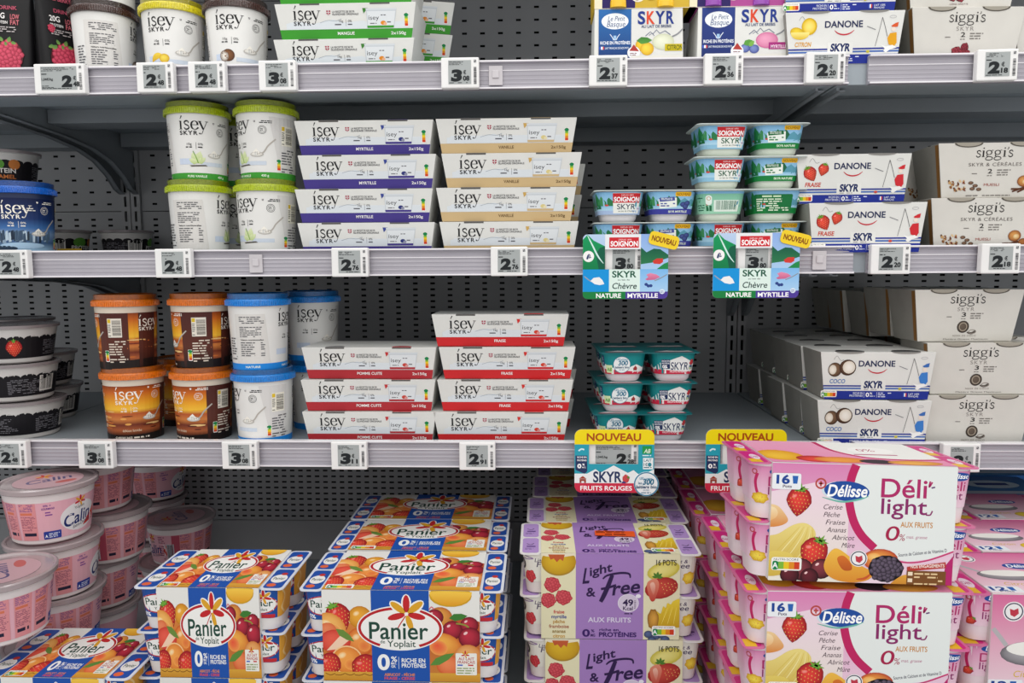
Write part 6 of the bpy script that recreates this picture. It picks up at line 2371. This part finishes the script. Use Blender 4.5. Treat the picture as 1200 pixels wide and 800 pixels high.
rs = G().loft([[(x, y, z) for x, y in ((-.0275, -.008), (.0275, -.010), (.0275, .010), (-.0275, .010))] for z in (0, .0005)])
o_st = Node('discount_sticker', rs.mesh('discount_sticker', mat('sticker_orange', '#ea5a1c', .5, var=.05)))
P = Print(0, 0, .001)
P.lines(-26, 26, -9, 0, 2, '#6a2410', seed=5, h=.5)
P.lines(-14, 22, 2, 8, 1, '#6a2410', seed=9, h=.6)
o_st.part('sticker_print', P.build('sticker_print', plane_surf((0, 0, .0005), (1, 0, 0), (0, 1, 0))))
place(o_st, (px_x(721, -.058, DECK + 2 * LKH), -.050, DECK + .020 + 2 * LKH + .0009), math.radians(-2), 'bright orange discount sticker on top of the purple pack', 'sticker')
# low steel riser that lifts the purple packs
place(Node('riser', G().box(-.118, .118, 0, .485, 0, .0195).mesh('riser', M_STEEL, bevel=.001)), (px_x(719, -.118, DECK), -.118, DECK + .0002), 0, 'low grey steel riser under the purple light yogurt packs', 'riser')


# ---- pink fruit packs
DP, DH = 0.0625, 0.0655


def deli_front(twelve=False):
    s = .0002286
    P = Print(627, 112 + .131 / s, s)
    yb = 112 + .131 / s
    L, R, T = 188, 1066, 112
    P.rect(L, T, R, yb, '#d982b4', '#eed6e4')
    P.poly([(L, 250), (400, 200), (560, 240), (560, yb), (L, yb)], '#eed4e2', '#e9e2d4')
    # white oval panel with its red edge
    pts = []
    for i in range(22):
        a = math.radians(200 - i * 6.2)
        pts.append((900 + 355 * math.cos(a), 240 - 330 * math.sin(a) * -1))
    arc = [(590, T), (570, 170), (560, 240), (566, 310), (590, 390), (630, 455), (690, 515), (760, 555), (850, 575), (950, 560), (R, 515)]
    P.poly(arc + [(R, T)], '#e6eae8')
    P.pen([(585, T), (566, 170), (557, 240), (563, 310), (587, 390), (627, 455), (690, 515)], 40, '#bf2460')
    P.pen([(690, 520), (760, 560), (850, 580), (950, 565), (R, 520)], 8, '#c83c74')
    P.poly([(R, 540), (1030, 590), (1020, yb), (R, yb)], '#b8246c')
    # word marks
    c = '#b02a68'
    P.text('Déli', 708, 925, 264, 90, c, .012)
    P.pen([(938, 182), (934, 210), (948, 186)], 8, c)
    P.pen([(945, 214), (962, 210)], 7, '#5a2a6c')
    P.text('light', 712, 930, 345, 76, '#8a2a68', .008)
    P.pen([(925, 345), (945, 345), (955, 325)], 7, '#8a2a68')
    P.text('AUX FRUITS', 808, 960, 408, 26, '#c8842c', .015)
    P.text('0', 735, 800, 474, 70, '#a8204c', .004, shear=.15)
    P.text('%', 802, 830, 474, 32, '#a8204c', .0, shear=.15)
    P.text('mat. grasse', 838, 936, 462, 15, '#b86a8c', .0, shear=.2)
    P.text('Source de Calcium et de Vitamine D', 806, 1036, 552, 16, '#5a5a68', .01, rot=-.13)
    # brand oval
    P.ell(540, 242, 114, 50, '#cfe0e8', 30, rot=.06)
    P.ell(545, 240, 108, 48, '#1f4c9c', 30, rot=.06)
    P.pen([(430, 272), (520, 292), (600, 280), (650, 262)], 9, '#6cb4a4', taper=.7)
    P.text('Délisse', 452, 640, 266, 56, '#ffffff', .022, shear=.18)
    P.ring(421, 206, 27, 27, 8, '#b84a44', 20)
    P.many([[(410, 202), (432, 202), (432, 210), (410, 210)], [(417, 194), (425, 194), (425, 220), (417, 220)]], '#b84a44')
    for i, (w, x) in enumerate((('Cerise', 436), ('Pêche', 440), ('Fraise', 452), ('Ananas', 458), ('Abricot', 484), ('Mûre', 532))):
        P.text(w, x, x + 15 * len(w), 330 + i * 37, 24, '#4a3a44', -.004, shear=.3)
    # fruit
    P.shape([(L - 20, 322), (215, 318), (250, 350), (272, 392), (230, 418), (L - 20, 414)], '#f0d09a', '#d8843c')
    P.shape([(L - 20, 330), (205, 328), (222, 352), (210, 380), (L - 20, 392)], '#f6dfb4', '#e8b070')
    P.shape([(L - 30, 490), (230, 455), (300, 410), (360, 402), (404, 440), (398, 500), (350, 580), (260, yb - 60), (L - 30, yb - 30)], '#ecd884', '#c9a538')
    for i in range(7):
        P.pen([(190 + i * 24, 590), (232 + i * 24, 530), (285 + i * 18, 470), (330 + i * 10, 418)], 4, ('#d9bd56', '#f4e6a4')[i % 2], taper=.8)
    P.shape([(L - 20, 560), (230, 540), (300, 560), (290, 640), (L - 20, 660)], '#e4cb66', '#cfae48')
    strawberry(P, 320, 296, 74, .1)
    strawberry(P, 398, 545, 82, .5)
    cherry(P, 345, 628, 58, '#8a3a44', '#2c0c14')
    cherry(P, 440, 622, 52, '#8a3a44', '#2c0c14')
    cherry(P, 290, 655, 46, '#6a2430', '#240a10')
    cherry(P, 385, 662, 44, '#6a2430', '#240a10')
    P.blob(720, 570, 85, 54, '#f0a048', '#b83c2c')
    P.blob(690, 556, 34, 20, '#f6c878', '#ee9c48', 0, 12, 0, 0)
    P.shape([(452, 600), (478, 540), (510, 520), (560, 548), (610, 590), (685, 632), (668, 668), (600, 684), (520, 676), (470, 648)], '#f0bc4a', '#d98a2c')
    P.shape([(515, 565), (545, 555), (580, 590), (585, 622), (550, 626), (525, 600)], '#d8742a', '#b85420')
    P.pen([(610, 668), (650, 662), (684, 634)], 12, '#c8582c', taper=.7)
    drupes(P, 748, 612, 84, 66, '#6a5c70', '#1a121e', 4, 36, '#120c16')
    P.shape([(770, 690), (815, 650), (860, 640), (950, 676), (1030, 690), (1010, yb + 10), (800, yb + 10)], '#e0a33c', '#c9822c')
    P.ell(616, 566, 42, 40, '#f0eeee', 24)
    P.ring(616, 566, 38, 36, 5, '#3c3a54', 24)
    P.poly([(600, 552), (616, 558), (632, 550), (636, 572), (622, 588), (604, 580)], '#c03a4c')
    # pledge box, score and count
    P.poly([(848, 600), (1030, 572), (1034, 600), (850, 622)], '#b83a34')
    P.text('NOS ENGAGEMENTS', 866, 1026, 606, 16, '#f6e4da', .02, rot=-.06)
    P.rect(848, 618, 1034, 694, '#7a4c24')
    P.lines(884, 1028, 624, 690, 4, '#e6c898', seed=6)
    for yy in (632, 664):
        P.rect(854, yy - 8, 876, yy + 10, '#f0dcc0')
    nutri(P, 200, 570, 345, 634)
    P.rect(L, 160, 326, 238, '#eceef2', r=10)
    P.text('12' if twelve else '16', 208, 272, 210, 40, '#1f4494', .04)
    P.poly([(284, 172), (312, 172), (308, 210), (288, 210)], '#2c64b4')
    P.text('Pots', 240, 282, 230, 14, '#4a3a5c', .02)
    return P


def deli_pot(k):
    def fn(P):
        P.rect(-150, -100, 150, 0, '#d884b0', '#eccfdc')
        P.ell(20, -85, 40, 12, '#1f4c9c', 22)
        P.text('Délisse', -8, 50, -80, 13, '#ffffff', .02, shear=.18)
        P.text('Déli', -22, 44, -46, 26, '#b02a68', .006)
        P.text('light', -22, 40, -22, 22, '#8a2a68', .004)
        P.pen([(-50, -80), (-56, -55), (-50, -25), (-38, -12)], 8, '#bf2460')
        P.ring(-58, -84, 8, 8, 3, '#b84a44', 12)
        P.text('0', 60, 76, -50, 22, '#a8204c', .0, shear=.15)
        P.text('%', 78, 90, -50, 11, '#a8204c', .0)
        if k == 0:
            pineapple(P, -44, -12, 24, 15)
            P.poly([(100, -100), (130, -60), (120, 0), (150, 0), (150, -100)], '#e8b82c')
        else:
            strawberry(P, -52, -14, 15, .8)
            strawberry(P, 104, -22, 20, .3)
    return fn


dp_labels = [plabel(deli_pot(k), DP, DH, 0, 0, .00041, .05) for k in (0, 1, 1, 0)]


def deli_film(P, a, b, sx):
    for y0, y1 in ((-b, -.002), (.002, b)):
        P.rect(-a, y0, a, y1, '#d02c80', r=.005)
        cy = (y0 + y1) / 2
        P.rect(-a, y0, a * .4, y0 + (y1 - y0) * .3, '#e8b82c')
        P.ell(a * .2, cy, a * .55, (y1 - y0) * .24, '#ecd8e4')
        P.text('Déli', -a * .25, a * .6, cy - .004, .008, '#b02a68', .01)


def deli_top():
    P = Print(0, 0, .001, up=True)
    P.rect(-100, 0, 100, 131, '#e08aae', '#eaa4c0')
    P.poly([(-10, 131), (-6, 70), (20, 36), (60, 28), (100, 34), (100, 131)], '#ecebe6')
    P.pen([(-10, 131), (-7, 75), (16, 38), (56, 28), (100, 33)], 6, '#bf2460')
    for x, y, rx, ry, c0, c1 in ((-80, 40, 26, 30, '#f0c040', '#d8901c'), (-45, 22, 22, 18, '#e8483c', '#a01c24'), (-18, 20, 30, 16, '#eea03c', '#d0702c'), (20, 14, 20, 12, '#3c2c34', '#1c1418'), (60, 12, 30, 12, '#eeb04c', '#c8782c')):
        P.blob(x, y, rx, ry, c0, c1)
    P.ell(40, 80, 26, 20, '#f4f2ee')
    P.rect(10, 52, 60, 56, '#b02a68')
    P.text('0%', 24, 44, 74, 14, '#a8204c', .0)
    return P


dws = .2005
deli4 = multipack('pink_yogurt_pack', 4, DP, DH, dws, M_CARD, mat('deli_pot', '#ead9de', .35, var=.03), mat('deli_film', '#d86a9c', .3, var=.05), (deli_front(), 1), (deli_top(), 2 * DP / .131), dp_labels,
                  film_art((4 * DP - dws) / 2, 2 * DP, deli_film))
gd = 'pink light fruit packs'
DKH = 2 * DH + .0020
YDl = -.252
put(deli4, 1003, YDl, DP, DECK, .0, 'pink fruit pack at the bottom of the tall front stack, below the photo edge', 'yogurt pack', gd, DECK + .1)
put(deli4, 1005, YDl, DP, DECK + DKH, .0, 'pink fruit pack in the middle of the tall front stack', 'yogurt pack', gd, DECK + DKH + .06)
put(deli4, 1009, YDl, DP, DECK + 2 * DKH + .0065, .012, 'pink fruit pack on top of the tall stack, covering the shelf rail', 'yogurt pack', gd, DECK + 2 * DKH + .06).rotation_euler = (-.042, .026, .012)
DX = px_x(1005, YDl, DECK + DKH + .06)
for i in range(3):
    for lv in range(2):
        place(deli4, (DX + (.004, -.003, .002)[i], YDl + (i + 1) * .1285 + DP, DECK + lv * DKH), 0, 'pink fruit pack, %s row back, %s level' % (ord_[i], ('lower', 'upper')[lv]), 'yogurt pack', gd)


def lemon_front():
    s = .0002286
    P = Print(627, 112 + .122 / s, s)
    yb = 112 + .122 / s
    L, R, T = 350, 904, 112
    P.rect(L, T, R, yb, '#d86a9c', '#efd8e0')
    P.ell(455, 200, 52, 52, '#f0eeee', 26)
    P.ring(455, 200, 46, 46, 6, '#3c3a54', 26)
    P.poly([(435, 185), (455, 192), (476, 182), (480, 210), (460, 228), (440, 218)], '#c03a4c')
    P.pen([(360, 290), (400, 340), (430, 380)], 22, '#b8b4b8')
    P.blob(560, 420, 160, 66, '#b4b0b4', '#6a666c')
    P.ell(570, 395, 140, 40, '#f2f0ea', 28)
    P.ell(690, 300, 90, 40, '#1f4c9c', 24)
    P.text('Délisse', 620, 760, 318, 40, '#ffffff', .02, shear=.18)
    P.text('Citron', 470, 600, 545, 34, '#d8b43c', .0, shear=.2)
    P.blob(690, 560, 70, 50, '#f2d84c', '#cfa81c')
    P.rect(L, 560, 520, 630, '#eceef2', r=8)
    P.text('12', 366, 446, 610, 40, '#1f4494', .04)
    P.poly([(458, 568), (490, 568), (486, 610), (462, 610)], '#2c64b4')
    P.text('Pots', 400, 470, 626, 13, '#4a3a5c', .02)
    return P


lem = multipack('lemon_yogurt_pack', 3, DP, .061, .1275, M_CARD, mat('deli_pot', '#ead9de'), mat('deli_film', '#d86a9c'), (lemon_front(), 1), (lemon_front(), 2 * DP / .122), [dp_labels[1], dp_labels[2]],
                film_art((3 * DP - .1275) / 2, 2 * DP, deli_film))
LMH = .1241
for lv in range(2):
    put(lem, 1228, -.215, DP, DECK + lv * LMH, -.02, 'pink twelve-pot lemon pack at the right edge, %s level' % ('lower', 'upper')[lv], 'yogurt pack', 'pink lemon packs', DECK + LMH + .05)
for i, y in enumerate((-.086, .044)):
    for lv in range(2):
        put(lem, 1208 - 8 * i, y, DP, DECK + lv * LMH, .0, 'pink lemon pack at the right, %s row back, %s level' % (ord_[i], ('lower', 'upper')[lv]), 'yogurt pack', 'pink lemon packs', DECK + LMH + .08)


# ---- blue packs at the back right
def blue_back():
    r = Node('blue_yogurt_pack')
    r.part('sleeve', G().frustum(.150, .118, .150, .118, 0, .118).mesh('sleeve', mat('blue_card', '#2f6fb2', .5, var=.05), bevel=.001))
    P = Print(0, 0, .001)
    P.rect(-75, -118, 75, 0, '#2c6cb4', '#4a90cc')
    P.ell(0, -70, 46, 24, '#d8e6f2')
    P.rect(-28, -78, 28, -64, '#1f3f8a')
    P.rect(-75, -30, 75, -14, '#d8e2ee')
    r.part('front_print', P.build('front_print', plane_surf((0, -.059, 0), (1, 0, 0), (0, 0, 1))))
    r.part('top_print', P.build('top_print', plane_surf((0, -.059, .118), (1, 0, 0), (0, 1, 0))))
    return r


bb = blue_back()
for i, (px, y) in enumerate(((1190, .190), (1180, .318))):
    for lv in range(2):
        put(bb, px, y, .059, DECK + lv * .1184, (.0, .0)[i], 'blue yogurt pack in the shade at the back right, %s of %s row' % (('lower', 'upper')[lv], ('nearer', 'farther')[i]), 'yogurt pack', 'blue yogurt packs', DECK + .2)
